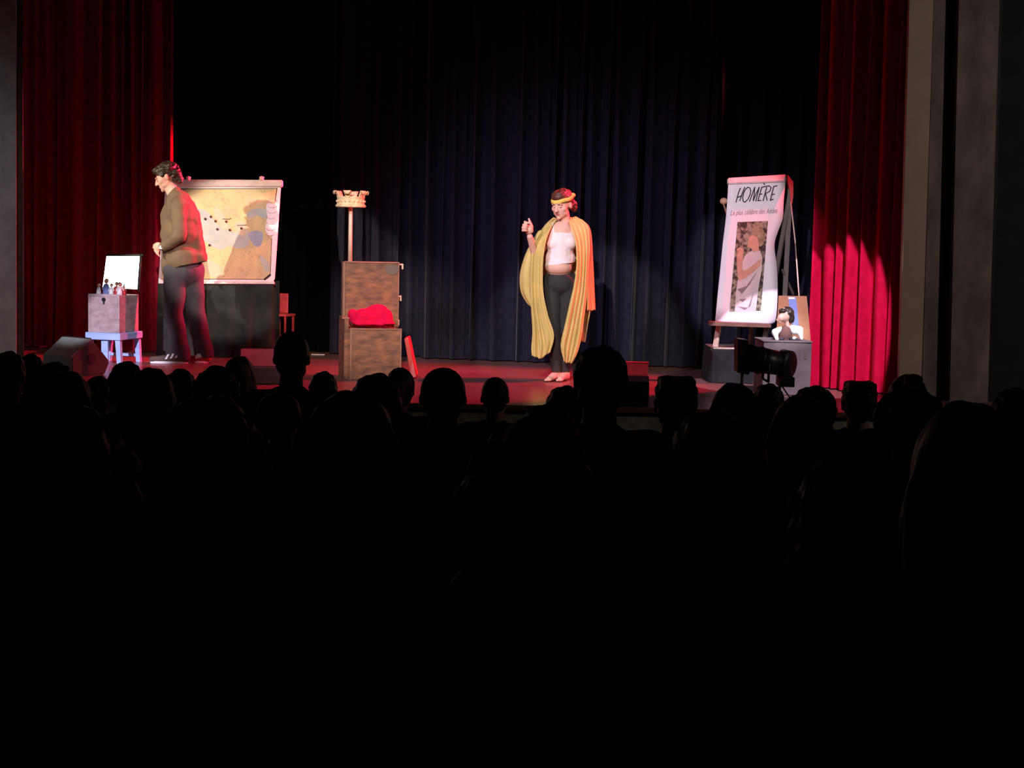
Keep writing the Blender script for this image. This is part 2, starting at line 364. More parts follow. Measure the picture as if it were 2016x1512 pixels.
# ------------------------------------------------------------------ left: monitors, stool, crate, screen, figurines
def monitor(loc, rz, s, label, extra=False):
    t = thing('stage_monitor', label, 'speaker', loc, rz, None)
    prof = [(0, 0), (0, 0.16), (0.20, 0.31), (0.40, 0.10), (0.35, 0)]
    W_ = 0.37*s
    b = prism([(-W_/2, y*s, z*s) for y, z in prof], (W_, 0, 0))
    bmesh.ops.bevel(b, geom=list(b.edges), offset=0.008, segments=2, affect='EDGES')
    obj('cabinet', b, 'monitor', t, False, True)
    b = prism([(W_/2+0.001, (0.19+(y-0.19)*0.93)*s, (0.14+(z-0.14)*0.92)*s) for y, z in prof], (0.004, 0, 0))
    obj('side_panel', b, 'grille', t, False, True, 'dark side panel')
    b = nb(); cone(b, (W_/2+0.004, 0.2*s, 0.14*s), (W_/2+0.009, 0.2*s, 0.14*s), 0.05*s, 0.045*s, 24)
    obj('handle_cup', b, 'black', t, False, True)
    b = prism([(-W_/2+0.02, 0.21*s, 0.305*s), (-W_/2+0.02, 0.395*s, 0.11*s), (-W_/2+0.02, 0.402*s, 0.116*s), (-W_/2+0.02, 0.217*s, 0.312*s)], (W_-0.04, 0, 0))
    obj('grille', b, 'black', t, False, True)
    return t
g = G(112, 739); monitor((g.x, g.y, SZ), R(-35), 1.0, 'wedge stage monitor at the far left, in front of the left red curtain')
g = G(512, 757); monitor((g.x, g.y, SZ), R(8), 0.9, 'wedge stage monitor in front of the black draped table')

SR = R(-14)
base = Vector((P(203, 690, 13.8).x, 13.8, SZ))
t = thing('stool', 'low pale blue wooden stool under the crate, left of the stage', 'stool', base, SR)
sw, sd, sh = 0.35, 0.42, 0.285
obj('seat', bx((-sw/2, -0.01, sh-0.065), (sw/2, sd, sh), 0.006), 'stool', t, False, True)
for x in (-1, 1):
    for y in (0, 1):
        x0 = x*(sw/2-0.035); y0 = 0.025+y*(sd-0.06)
        b = prism([(x0-0.024, y0-0.02, sh-0.064), (x0+0.024, y0-0.02, sh-0.064), (x0+0.02+x*0.015, y0-0.02, 0), (x0-0.02+x*0.015, y0-0.02, 0)], (0, 0.04, 0))
        obj('leg', b, 'stool', t, False, True)
obj('front_board', bx((-0.035, 0.03, 0.0), (0.03, 0.05, sh-0.064)), 'stool', t, False, True)
obj('stretcher', bx((-sw/2+0.04, sd-0.05, 0.05), (sw/2-0.04, sd-0.03, 0.075)), 'stool', t, False, True)
base2 = base + Matrix.Rotation(SR, 3, 'Z') @ Vector((0, 0.02, 0)); base2.z = SZ+sh
t = thing('crate', 'square pale worn wooden crate standing on the blue stool', 'crate', base2, SR)
ch = 0.35
obj('body', bx((-0.155, 0, 0), (0.155, 0.36, ch-0.01), 0.006), 'crate', t, False, True)
b = nb()
for a, c in (((-0.157, -0.006, 0.0), (-0.135, 0.0, ch)), ((0.135, -0.006, 0), (0.157, 0, ch)), ((-0.135, -0.006, 0), (0.135, 0, 0.02)), ((-0.135, -0.006, ch-0.022), (0.135, 0, ch))): box(b, a, c, 0.002)
obj('rim', b, 'crate', t, False, True)
b = nb(); cone(b, (0.0, -0.014, ch-0.05), (0.0, -0.004, ch-0.05), 0.018, 0.018, 16); box(b, (-0.006, -0.012, ch-0.09), (0.006, -0.005, ch-0.05))
obj('latch', b, 'blackmetal', t, False, True)
sp = Plane(P(210, 503, 14.28), P(275, 503, 14.20), P(203, 562, 14.12))
scr = [(210, 503), (275, 503), (271, 562), (256, 572), (236, 566), (202, 562)]
t = thing('lit_screen', 'glowing white screen propped up behind the figurines on the crate', 'screen', sp(238, 560, -0.03))
obj('panel', prism([sp(x, y, 0.0) for x, y in [(210, 503), (275, 503), (271, 569), (202, 565)]], -sp.n*0.006), 'screen', t, False, label='glowing white panel')
b = nb()
for q in ([(208, 500), (282, 500), (280, 504), (209, 504)], [(275, 500), (278, 500), (272.5, 572), (270, 572)]):
    pr = prism([sp(x, y, 0.004) for x, y in q], -sp.n*0.02); me = bpy.data.meshes.new('x'); pr.to_mesh(me); pr.free(); b.from_mesh(me)
obj('frame', b, 'black', t, False)
figs = [(183, 'white', 'palewood', 16, 'tiny figurine in white, leftmost on the crate'), (196, 'bluegrey', 'skin', 26, 'tallest tiny figurine in blue, second from the left on the crate'),
        (208, 'white', 'auburn', 17, 'tiny pale figurine beside the blue one on the crate'), (216, 'redpaint_redlit', 'darkhair', 20, 'tiny figurine in red before the glowing screen, left of the white one'),
        (226, 'white', 'darkhair', 20, 'tiny figurine in a white robe before the glowing screen'), (239, 'vest', 'darkhair', 19, 'tiny figurine in dark red with raised arm before the glowing screen'),
        (247, 'redpaint_redlit', 'skin', 13, 'tiny low red figurine, rightmost on the crate')]
for k, (px, m, hm, h, lab) in enumerate(figs):
    u = (px-203)/65*0.30 + 0.012*(1 if px > 200 else 0)
    p = base2 + Matrix.Rotation(SR, 3, 'Z') @ Vector((u, 0.07+0.03*(k % 2)+(0.04 if px > 236 else 0), ch-0.009))
    if px > 236: p = base2 + Matrix.Rotation(SR, 3, 'Z') @ Vector((0.135 if px > 243 else 0.10, 0.12, ch-0.009))
    hh = (h+5)/218
    t = thing('figurine', lab, 'figurine', p, 0.3*(k-3), 'figurines on the crate')
    b = nb(); cone(b, (0, 0, 0), (0, 0, hh*0.62), hh*0.26, hh*0.13, 14); ell(b, (0, 0, hh*0.6), (hh*0.2, hh*0.12, hh*0.12), seg=12)
    cap(b, (-hh*0.17, 0, hh*0.6), (-hh*0.25, -hh*0.08, hh*0.35), hh*0.055, seg=8)
    cap(b, (hh*0.17, 0, hh*0.6), (hh*0.3, -hh*0.05, hh*(0.85 if k == 5 else 0.4)), hh*0.055, seg=8)
    obj('body', b, m, t, True, True)
    b = nb(); ell(b, (0, 0, hh*0.85), hh*0.14, seg=14); obj('head', b, 'skin', t, True, True)
    b = nb(); ell(b, (0, hh*0.03, hh*0.89), hh*0.145, seg=14); obj('hair', b, hm, t, True, True)

# ------------------------------------------------------------------ map board and its draped table
mp = Plane(P(330, 555, 14.86), P(540, 555, 14.86), P(553, 368, 15.06))
t = thing('draped_table', 'low table covered in black cloth under the map board', 'table', PZ(424, 0, 15.0))
def side_loop(x0, x1, y0, y1, n, ampl, grow, z, ph):
    pts = []
    segs = [((x0, y1), (x0, y0)), ((x0, y0), (x1, y0)), ((x1, y0), (x1, y1)), ((x1, y1), (x0, y1))]
    L_ = [y1-y0, x1-x0, y1-y0, x1-x0]; tot = sum(L_); s = 0
    for (a, b_), l in zip(segs, L_):
        k = int(n*l/tot)
        for i in range(k):
            f = i/k; x = a[0]+(b_[0]-a[0])*f; y = a[1]+(b_[1]-a[1])*f
            th = (s+l*f)/tot; o_ = ampl*grow*sin(th*2*pi*17+ph)*(0.6+0.4*sin(th*31+1))
            cx, cy = x-(x0+x1)/2, y-(y0+y1)/2; m_ = math.hypot(cx, cy)
            if a[0] == b_[0]: x += math.copysign(o_+ampl*grow, cx)
            else: y += math.copysign(o_+ampl*grow, cy)
            pts.append(Vector((x, y, z)))
        s += l
    return pts
def drape(x0, x1, y0, y1, z1, n=220, ampl=0.018, ph=0):
    bm = nb(); rings = []
    for j in range(13):
        v = j/12; rings.append([bm.verts.new(p) for p in side_loop(x0, x1, y0, y1, n, ampl, v, z1*(1-v)+0.004, ph+0.5*v)])
    for a, b_ in zip(rings, rings[1:]):
        for i in range(len(a)): k = (i+1) % len(a); bm.faces.new((a[i], b_[i], b_[k], a[k]))
    bm.faces.new(rings[0]); return bm
xl, xr = P(312, 630, 14.9).x, P(537, 630, 14.9).x
b = drape(xl, xr, 14.87, 15.32, 0.745); T(b, b.verts, Matrix.Translation((0, 0, SZ)))
obj('tablecloth', b, 'blackcloth', t)
t = thing('map_board', 'large map of ancient seas on a white flip-chart board behind the man', 'map', mp(425, 553, -0.02))
b = decal(mp, [(326, 362), (553, 362), (541, 548), (538, 555), (312, 553)], 0.0, 0.012); obj('sheet', b, 'paper', t, False, label='white sheet edge')
b = decal(mp, [(332, 372), (545, 371), (543, 392), (535, 470), (532, 545), (524, 551), (318, 549)], 0.0015); obj('map_print', b, 'land', t, False, label='tan printed map')
pr = t.children[-1]
Zm = lambda x, y: (340+x/6.3, 340+y/6.3)
def blob(pts, m, off, nm='map_sea'):
    n = len(pts); q = []
    vs = [Vector((*p, 0)) for p in pts]
    for i in range(n):
        for s_ in (0, 0.33, 0.66):
            p0, p1, p2, p3 = vs[i-1], vs[i], vs[(i+1) % n], vs[(i+2) % n]
            f = s_; c_ = 0.5*((2*p1)+(p2-p0)*f+(2*p0-5*p1+4*p2-p3)*f*f+(3*p1-p0-3*p2+p3)*f**3)
            jx = 6*noise.noise(Vector((c_.x*0.03, c_.y*0.03, off*900))); q.append(Zm(c_.x+jx, c_.y-jx))
    sub(nm, decal(mp, q, off, 0.0004), m, pr, False)
blob([(-60, 470), (60, 430), (250, 440), (400, 460), (470, 530), (560, 640), (680, 720), (800, 740), (930, 720), (940, 900), (800, 940), (700, 900), (600, 960), (480, 900), (380, 840), (200, 830), (0, 900), (-80, 700)], 'sea', 0.0020)
blob([(510, 450), (560, 430), (640, 540), (680, 620), (700, 680), (620, 700), (560, 600), (520, 520)], 'land2', 0.0024, 'map_land')
blob([(780, 620), (860, 600), (920, 680), (910, 760), (860, 790), (790, 720)], 'land2', 0.0024, 'map_land')
blob([(910, 520), (960, 470), (1050, 440), (1160, 460), (1180, 560), (1110, 560), (1040, 530), (950, 570)], 'sea', 0.0024)
blob([(940, 760), (1000, 720), (1110, 740), (1110, 860), (1060, 920), (990, 880)], 'bluelit', 0.0026)  # no sea: blue light within the man's shadow, painted on the map
blob([(1090, 1020), (1130, 1060), (1190, 1120), (1190, 1230), (1130, 1180), (1090, 1100)], 'sea', 0.0026)
blob([(400, 1120), (460, 1080), (540, 1120), (600, 1180), (600, 1280), (500, 1290), (400, 1220)], 'land2', 0.0026, 'map_land')
blob([(1160, 400), (1230, 380), (1280, 420), (1270, 740), (1210, 780), (1150, 700), (1170, 560)], 'paper', 0.0028, 'map_legend')
b = nb(); ribbon(b, mp, [(332, 372), (545, 371), (542, 395)], 1.2, 0.0032); ribbon(b, mp, [(535, 470), (532, 543), (522, 550), (318, 549)], 1.2, 0.0032); ribbon(b, mp, [(521, 550), (532, 541)], 4, 0.0032)
ribbon(b, mp, [Zm(620, 575), Zm(700, 578), Zm(728, 565)], 1.3, 0.0032); ribbon(b, mp, [Zm(800, 655), Zm(910, 650)], 1.3, 0.0032)
sub('map_lines', b, 'ink', pr, False, label='black border and ship marks')
for x, y in ((405, 575), (474, 548), (532, 602), (664, 607), (555, 702), (709, 712), (852, 691), (457, 900)):
    c = mp(*Zm(x, y), 0.003); b = nb(); cone(b, c, c+mp.n*0.01, 0.0125, 0.011, 14); obj('pin', b, 'darkhair', t, label='round dark pin')
for y in (355, 425, 490, 560, 630, 705, 770):
    x = 1240-(y-355)*0.07; q = [Zm(x-50, y-25), Zm(x-52, y-5), Zm(x-30, y+6), Zm(x+10, y+10), Zm(x+45, y+2), Zm(x+47, y-12)]
    obj('hook', tube([mp(*p, 0.006) for p in q], 0.0035, 6), 'sea', t, label='curved grey hook at the map edge')
b = prism([mp(322, 353, 0.03), mp(556, 354, 0.03), mp(556, 367, 0.03), mp(322, 366, 0.03)], -mp.n*0.05); bmesh.ops.bevel(b, geom=list(b.edges), offset=0.008, segments=2, affect='EDGES')
obj('header_bar', b, 'frame', t, False)
for x in (371, 515):
    c = mp(x, 353, 0.01); b = nb(); cone(b, c-Vector((0, 0, 0.01)), c+Vector((0, 0, 0.02)), 0.025, 0.018, 14); ell(b, c+Vector((0, 0, 0.018)), (0.026, 0.02, 0.012), seg=12); obj('clamp_knob', b, 'palewood', t)
b = prism([mp(312, 553, 0.02), mp(540, 554, 0.02), mp(540, 559, 0.02), mp(312, 558, 0.02)], -mp.n*0.05); obj('bottom_rail', b, 'frame', t, False)

# small chair behind; the red light on it is put into its colour
cb = PZ(556, 0, 15.3)
t = thing('redlit_chair', 'small wooden chair with red light painted on, half hidden behind the black draped table', 'chair', cb, R(-20))
k = 0.95
obj('seat', bx((-0.10*k, -0.1, 0.395), (0.10*k, 0.1, 0.42), 0.004), 'redpaint_redlit', t, False, True)
obj('backrest', bx((-0.085, 0.085, 0.42), (0.015, 0.105, 0.62), 0.008), 'redpaint_redlit', t, False, True)
for x in (-0.085, 0.07):
    for y in (-0.09, 0.075): obj('leg', bx((x, y, 0), (x+0.016, y+0.018, 0.395)), 'redpaint_redlit', t, False, True)
obj('stretcher', bx((-0.08, -0.085, 0.2), (0.08, -0.075, 0.212)), 'redpaint_redlit', t, False, True)
obj_t = obj('paper_strip', bx((P(614, 693, 15.5).x, 15.45, SZ+0.001), (P(640, 693, 15.5).x, 15.5, SZ+0.006)), 'paper', None, False); tag(obj_t, 'small white strip lying on the stage floor at the foot of the backdrop', 'strip')

# ------------------------------------------------------------------ throne, crown, red cloth, leaning board
TR = R(13)
tb = PZ(741, 0, 12.82)
t = thing('throne', 'worn brown wooden box throne with a tall back, left of centre stage', 'throne', tb, TR)
obj('seat_box', bx((-0.215, 0, 0), (0.215, 0.44, 0.43), 0.006), 'wood', t, False, True)
b = nb(); box(b, (-0.265, 0.02, 0), (-0.228, 0.42, 0.52), 0.004); box(b, (-0.228, 0.03, 0), (-0.216, 0.4, 0.43))
obj('arm_panel', b, 'wood', t, False, True)
b = nb(); box(b, (-0.218, -0.006, 0), (-0.205, 0, 0.43)); box(b, (0.205, -0.006, 0), (0.218, 0, 0.43)); box(b, (-0.218, -0.008, 0.424), (0.218, 0.0, 0.436)); box(b, (-0.285, 0.02, 0.512), (-0.225, 0.05, 0.524))
obj('edging', b, 'woodedge', t, False, True)
obj('back_panel', bx((-0.225, 0.32, 0.43), (0.235, 0.44, 0.985), 0.006), 'wood', t, False, True)
b = nb(); box(b, (-0.228, 0.312, 0.978), (0.24, 0.445, 0.99), 0.003); box(b, (-0.245, 0.325, 0.43), (-0.226, 0.43, 0.985)); box(b, (0.23, 0.314, 0.43), (0.238, 0.32, 0.985))
obj('back_edging', b, 'woodedge', t, False, True)
b = nb(); cone(b, (0.175, 0.3195, 0.925), (0.175, 0.314, 0.925), 0.045, 0.045, 20); T(b, b.verts, Matrix.Translation((0.175, 0, 0)) @ Matrix.Diagonal((1.3, 1, 1, 1)) @ Matrix.Translation((-0.175, 0, 0)))
obj('patch', b, 'patch', t, False, True, 'grey worn patch')
for z, l in ((0.965, 0.04), (0.69, 0.028), (0.48, 0.012)):
    b = nb(); box(b, (0.235, 0.35, z), (0.238+l, 0.38, z+0.012)); box(b, (0.226+l, 0.35, z-0.035), (0.238+l, 0.38, z)); obj('peg', b, 'palewood', t, False, True)
rot = Matrix.Rotation(TR, 3, 'Z')
cp = tb + rot @ Vector((-0.185, 0.38, 0)); cp.x = P(690, 450, cp.y).x
t = thing('crown_pole', 'thin pale wooden pole rising from the throne back to the crown', 'pole', (cp.x, cp.y, SZ+0.99))
zc = P(690, 408, cp.y).z
b = nb(); cylz(b, (0, 0), 0.019, 0.0155, 0.0, zc-SZ-0.99+0.10, 16); obj('shaft', b, 'palewood', t, True, True)
b = nb(); cylz(b, (0, 0), 0.03, 0.028, zc-SZ-0.99+0.10, zc-SZ-0.99+0.112, 16); obj('cap', b, 'palewood', t, True, True)
t = thing('crown', 'gold crown with curled points resting on top of the pale pole', 'crown', (cp.x, cp.y, zc))
b = nb(); lathe(b, (0, 0, 0), [(0.127, 0), (0.120, 0.02), (0.117, 0.05), (0.119, 0.08), (0.122, 0.09), (0.118, 0.09), (0.113, 0.06), (0.114, 0.03), (0.121, 0.0), (0.127, 0)], 40)
obj('band', b, 'gold', t, True, True)
b = nb(); lathe(b, (0, 0, 0), [(0.13, 0.004), (0.132, 0.012), (0.124, 0.022), (0.119, 0.018)], 40)
for j in range(20):
    a = 2*pi*j/20; ell(b, (0.119*cos(a), 0.119*sin(a), 0.05), 0.010, seg=8)
obj('relief', b, 'gold', t, True, True)
for j in range(6):
    a = 2*pi*j/6 - pi/2 - 0.12
    b = nb(); prof = []
    for q in range(13):
        th = q/12; ang = th*pi*1.25
        prof.append((0.117+0.004+0.028*(1-cos(ang))*0.55 if th > 0.2 else 0.117, 0.085+0.055*min(1, th*2.2)-(0.03*max(0, th-0.55)*2.2), 0.022*(1-0.25*th)+0.016*(1-abs(2*th-1))))
    rows = []
    for rr_, z, wd in prof:
        e = Vector((cos(a), sin(a), 0)); n_ = Vector((-sin(a), cos(a), 0))
        rows.append([b.verts.new(e*rr_*1.0+n_*(s_*wd)+Vector((0, 0, z*0.98))) for s_ in (-1, -0.4, 0.4, 1)])
    for r1, r2 in zip(rows, rows[1:]):
        for i in range(3): b.faces.new((r1[i], r1[i+1], r2[i+1], r2[i]))
    solid(obj('point', b, 'gold', t, True, True), 0.006, 0)
bp = tb
RC = lambda px, py, off: P(px, py, 12.98+off)
b = nb()
ell(b, RC(722, 626, 0), (0.15, 0.11, 0.085)); ell(b, RC(742, 620, 0.02), (0.12, 0.10, 0.09)); ell(b, RC(762, 628, -0.03), (0.06, 0.08, 0.09)); ell(b, RC(752, 612, 0), (0.05, 0.05, 0.045))
ell(b, RC(696, 622, 0.02), (0.05, 0.06, 0.06)); ell(b, RC(735, 637, -0.05), (0.19, 0.09, 0.018)); ell(b, RC(765, 636, -0.08), (0.06, 0.07, 0.014))
b = remesh(b, 0.012, 3, nz=(0.012, 14, 10))
for v in b.verts:
    if v.co.z < SZ+0.438: v.co.z = SZ+0.438
tag(obj('red_cloth', b, 'redcloth'), 'crumpled bright red cloth lying on the seat of the wooden throne', 'cloth')
b = prism([PZ(797, 0.335, 13.12), PZ(804, 0.345, 13.12), PZ(821, 0.02, 13.0), PZ(812, 0.005, 13.0)], (0.0, 0.30, 0.0))
tag(obj('red_board', b, 'redpaint_redlit', None, False), 'narrow red board leaning against the right side of the throne', 'board')

# ------------------------------------------------------------------ right group: poster on easel
pp = Plane(P(1408, 633, 13.30), P(1525, 637, 13.30), P(1434, 362, 13.56))
t = thing('poster', 'tall white poster reading HOMÈRE with a photograph of a draped figure', 'poster', pp(1466, 634, -0.01))
Lp = [(1434, 356), (1430, 420), (1423, 480), (1417, 540), (1411, 600), (1408, 633)]
Rp = [(1547, 352), (1543, 395), (1541, 430), (1532, 455), (1525, 478), (1526, 500), (1529, 520), (1531, 560), (1530, 600), (1527, 630), (1520, 637)]
def bil(pts, v):
    return cr([Vector((x, y, 0)) for x, y in pts], v)
b = nb(); g = []
for j in range(41):
    v = j/40; a, c = bil(Lp, v), bil(Rp, v)
    g.append([b.verts.new(pp(a.x+(c.x-a.x)*i/8, a.y+(c.y-a.y)*i/8, 0.0)) for i in range(9)])
for j in range(40):
    for i in range(8): b.faces.new((g[j][i], g[j][i+1], g[j+1][i+1], g[j+1][i]))
solid(obj('sheet', b, 'paper', t), 0.003, 0)
sh_ = t.children[-1]
Z3 = lambda x, y: (1380+x/8.895, 330+y/8.895)
b = nb()
for q in ([(690, 360), (655, 450), (612, 605)], [(765, 345), (720, 460), (680, 580)], [(635, 525), (715, 490)],
          [(820, 345), (855, 355), (872, 400), (862, 470), (825, 550), (770, 605), (740, 590), (730, 530), (745, 450), (780, 380), (820, 345)],
          [(850, 590), (900, 460), (940, 345), (935, 450), (915, 580), (970, 450), (1020, 345), (990, 470), (960, 588)],
          [(1065, 345), (1030, 465), (998, 582)], [(1065, 345), (1130, 332)], [(1035, 468), (1070, 462)], [(998, 582), (1050, 572)], [(1088, 262), (1118, 302)],
          [(1150, 345), (1120, 460), (1088, 580)], [(1110, 335), (1190, 318), (1228, 350), (1205, 415), (1130, 455), (1158, 572)],
          [(1275, 328), (1245, 450), (1215, 574)], [(1272, 332), (1335, 318)], [(1240, 474), (1285, 466)], [(1215, 574), (1265, 552)]):
    ribbon(b, pp, [Z3(*p) for p in q], 2.1, 0.003)
sub('title_lettering', b, 'ink', sh_, False, label='black hand-lettered title HOMÈRE')
tcv = bpy.data.curves.new('tx', 'FONT'); tcv.body = 'Le plus célèbre des Aèdes'; tcv.shear = 0.35; tcv.size = 1; tcv.offset = 0.012
to = bpy.data.objects.new('tx', tcv); C.objects.link(to)
dg = bpy.context.evaluated_depsgraph_get(); dg.update(); tm = bpy.data.meshes.new_from_object(to.evaluated_get(dg), depsgraph=dg); bpy.data.objects.remove(to)
b = nb(); b.from_mesh(tm); xs = [v.co.x for v in b.verts]; x0, x1 = min(xs), max(xs)
for v in b.verts:
    u = (v.co.x-x0)/(x1-x0); v.co = pp(1438+93*u, 424-5*u-v.co.y*14.5, 0.003)
sub('subtitle_lettering', b, 'greyink', sh_, False, label='grey slanted subtitle lettering')
Z5 = lambda x, y: (1360+x/3.287, 320+y/3.287)
ph = sub('photograph', decal(pp, [(1452, 437), (1512, 435), (1498, 612), (1436, 614)], 0.0028), 'foliage', sh_, False, label='printed photograph of a draped figure among leaves')
def pd(nm, pts, m, off, lab=None):
    o = obj(nm, decal(pp, [Z5(*p) for p in pts], off, 0.0003), m, None, False)
    o.data.transform(t.matrix_basis.inverted()); o.parent = sh_
    if lab: o['label'] = lab
pd('printed_robe', [(335, 640), (355, 595), (400, 568), (450, 572), (462, 620), (458, 700), (440, 800), (428, 900), (420, 964), (284, 964), (290, 860), (303, 760), (335, 735)], 'robe', 0.0033)
pd('printed_arm', [(300, 570), (322, 560), (340, 580), (334, 640), (336, 700), (370, 690), (430, 640), (458, 620), (452, 665), (410, 705), (360, 745), (315, 765), (303, 740), (297, 650)], 'pskin', 0.0038)
pd('printed_hand', [(300, 590), (296, 560), (318, 548), (342, 560), (340, 590), (320, 600)], 'pskin', 0.0038)
pd('printed_face', [(368, 520), (376, 485), (395, 468), (432, 480), (442, 530), (440, 570), (405, 580), (390, 555), (372, 548)], 'pskin', 0.0038)
pd('printed_hair', [(385, 474), (400, 425), (430, 403), (462, 420), (482, 470), (470, 530), (446, 545), (436, 490), (410, 470)], 'phair', 0.0041)
for q in ([(300, 820), (360, 800), (440, 690), (380, 790), (330, 850)], [(315, 885), (360, 880), (335, 905)], [(300, 930), (370, 940), (410, 830), (385, 930), (350, 955)]): pd('printed_fold', q, 'robedark', 0.0041)
b = prism([pp(1433, 350, 0.035), pp(1548, 343, 0.035), pp(1548, 357, 0.035), pp(1433, 362, 0.035)], -pp.n*0.06); bmesh.ops.bevel(b, geom=list(b.edges), offset=0.008, segments=2, affect='EDGES')
obj('header_bar', b, 'frame', t, False)
b = prism([pp(1547, 344, 0.04), pp(1551, 344, 0.04), pp(1551, 357, 0.04), pp(1547, 357, 0.04)], -pp.n*0.065); obj('end_cap', b, 'black', t, False)
# low draped trunk that carries the easel
tx0, tx1 = P(1402, 720, 13.25).x, P(1535, 720, 13.25).x
t = thing('storage_chest', 'low chest covered in black cloth under the poster easel', 'trunk', PZ(1450, 0, 13.5))
b = drape(tx0, tx1, 13.25, 13.85, 0.29, 150, 0.012, 2); T(b, b.verts, Matrix.Translation((0, 0, SZ))); obj('cloth_cover', b, 'blackcloth', t)
b = bx((tx0+0.01, 13.26, SZ+0.295), (tx1-0.01, 13.84, SZ+0.303), 0.003); obj('lit_top', b, 'palewood', t, False, label='chest top, paler for the light painted on it')  # pale slab paints the light falling on the cloth top
TZ = 0.304
t = thing('easel', 'wooden artist easel holding the HOMÈRE poster', 'easel', (P(1465, 640, 13.5).x, 13.5, SZ+TZ))
def stick(a, b_, r): return cap(nb(), a, b_, r, seg=10)
b = prism([P(1398, 633, 13.22), P(1518, 638, 13.22), P(1518, 645, 13.22), P(1398, 641, 13.22)], (0, 0.12, 0)); obj('ledge', b, 'woodedge', t, False)
def leg(a, c, hw, m='palewood', nm='leg'):
    b = nb(); d = (c-a); q = d.to_track_quat('Z', 'Y').to_matrix().to_4x4(); box(b, (-hw, -hw*0.6, 0), (hw, hw*0.6, d.length), 0.003); T(b, b.verts, Matrix.Translation(a) @ q); return obj(nm, b, m, t, False)
leg(PZ(1411, TZ+0.002, 13.32), pp(1441, 480, -0.03), 0.022, 'palewood')
leg(pp(1435, 430, -0.03), pp(1423, 397, -0.02), 0.014, 'wood', 'arm')
leg(PZ(1505, TZ+0.002, 13.32), pp(1556, 380, -0.03), 0.020, 'patch')
leg(PZ(1480, TZ+0.002, 13.8), pp(1500, 400, -0.06), 0.018, 'wood')
leg(P(1545, 588, 13.42), pp(1556, 372, -0.02), 0.022, 'patch', 'strut')
leg(P(1562, 580, 13.5), pp(1540, 530, -0.03), 0.012, 'patch', 'strut')
b = nb(); ell(b, pp(1425, 396, -0.02), (0.035, 0.03, 0.03), seg=12); obj('peg', b, 'pskin', t, label='rounded wooden peg')
b = prism([pp(1551, 344, 0.0), pp(1562, 358, 0.0), pp(1562, 384, 0), pp(1560, 400, 0.0), pp(1557, 399, 0), pp(1555, 375, 0.0), pp(1551, 358, 0)], -pp.n*0.05); obj('bracket', b, 'redpaint_redlit', t, False, label='angled bracket with red light painted on')  # bracket coloured red in place of the red light on it
o = obj('cord', tube([pp(1557, 398, 0.0), P(1566, 480, 13.25), P(1573, 583, 12.75)], 0.006, 6), 'palewood'); tag(o, 'thin pale cord stretched from the easel down to the orange board', 'cord')
# grey box, orange board, puppet
gx0, gx1 = P(1502, 720, 12.25).x, P(1597, 720, 12.25).x
GT = SZ+0.44
t = thing('grey_box', 'tall grey box at the right, carrying the puppet and orange board', 'box', ((gx0+gx1)/2, 12.25, SZ))
obj('body', bx((gx0, 12.25, SZ), (gx1, 12.70, GT-0.012), 0.008), 'greycloth', t, False)
obj('lid', bx((gx0-0.006, 12.244, GT-0.012), (gx1+0.006, 12.706, GT), 0.004), 'greycloth', t, False)
b = nb()
for dx in (0.04, 0.33): box(b, (gx0+dx, 12.246, SZ+0.3), (gx0+dx+0.02, 12.25, SZ+0.36))
obj('latch', b, 'patch', t, False)
op = Plane(P(1530, 669, 12.60), P(1597, 669, 12.60), P(1533, 582, 12.68))
t = thing('painted_board', 'orange painted board with a blue stripe standing behind the puppet', 'board', op(1563, 668, -0.005))
obj('panel', decal(op, [(1533, 582), (1588, 583), (1591, 610), (1596, 671), (1527, 671), (1531, 620)], 0, 0.012), 'orange', t, False)
obj('stripe', decal(op, [(1552, 585), (1567, 585), (1570, 610), (1573, 645), (1562, 650), (1554, 610)], 0.002), 'bluegrey', t, False, label='vertical blue stripe')
obj('white_tag', decal(op, [(1552, 585), (1564, 585), (1565, 589), (1552, 589)], 0.004), 'white', t, False, label='small white tag')
pu = PZ(1551, 0, 12.42); pu.z = GT
t = thing('puppet', 'dark-haired puppet in a white shirt and brown vest sitting on the grey box', 'puppet', pu)
q = lambda px, py, dy=0: P(px, py, 12.42+dy)
b = nb(); ell(b, q(1544, 620), (0.05, 0.05, 0.06)); ell(b, q(1537, 626, -0.03), (0.03, 0.03, 0.03)); cap(b, q(1531, 630, -0.03), q(1536, 634, -0.03), 0.014); cap(b, q(1548, 630), q(1551, 645), 0.018); obj('head', remesh(b, 0.006, 3), 'skin', t)
b = nb(); ell(b, q(1550, 616, 0.01), (0.056, 0.055, 0.052)); ell(b, q(1556, 625, 0.02), (0.035, 0.045, 0.05)); ell(b, q(1541, 613, -0.02), (0.035, 0.03, 0.025)); obj('hair', remesh(b, 0.006, 2, nz=(0.006, 60, 40)), 'darkhair', t)
b = nb(); ell(b, q(1546, 657), (0.055, 0.045, 0.07)); cap(b, q(1540, 668), q(1554, 668), 0.035); b = remesh(b, 0.007, 3)
obj('vest', b, 'vest', t)
b = nb()
chain(b, [q(1536, 648), q(1526, 654, -0.02), q(1529, 667, -0.05)], [0.024, 0.03, 0.014]); ell(b, q(1530, 668, -0.05), (0.015, 0.02, 0.014))
chain(b, [q(1560, 646), q(1574, 650, -0.02), q(1578, 667, -0.05)], [0.028, 0.034, 0.014]); ell(b, q(1564, 666, -0.06), (0.02, 0.02, 0.017)); ell(b, q(1564, 652, -0.02), (0.03, 0.03, 0.03))
obj('shirt_sleeves', remesh(b, 0.006, 2), 'white', t, label='puffed white shirt sleeves')
b = nb(); cap(b, q(1541, 667, -0.02), q(1537, 668, -0.09), 0.017, 0.014); cap(b, q(1554, 667, -0.02), q(1570, 669, -0.08), 0.017, 0.014)
for v in b.verts: v.co.z = max(v.co.z, GT+0.002)
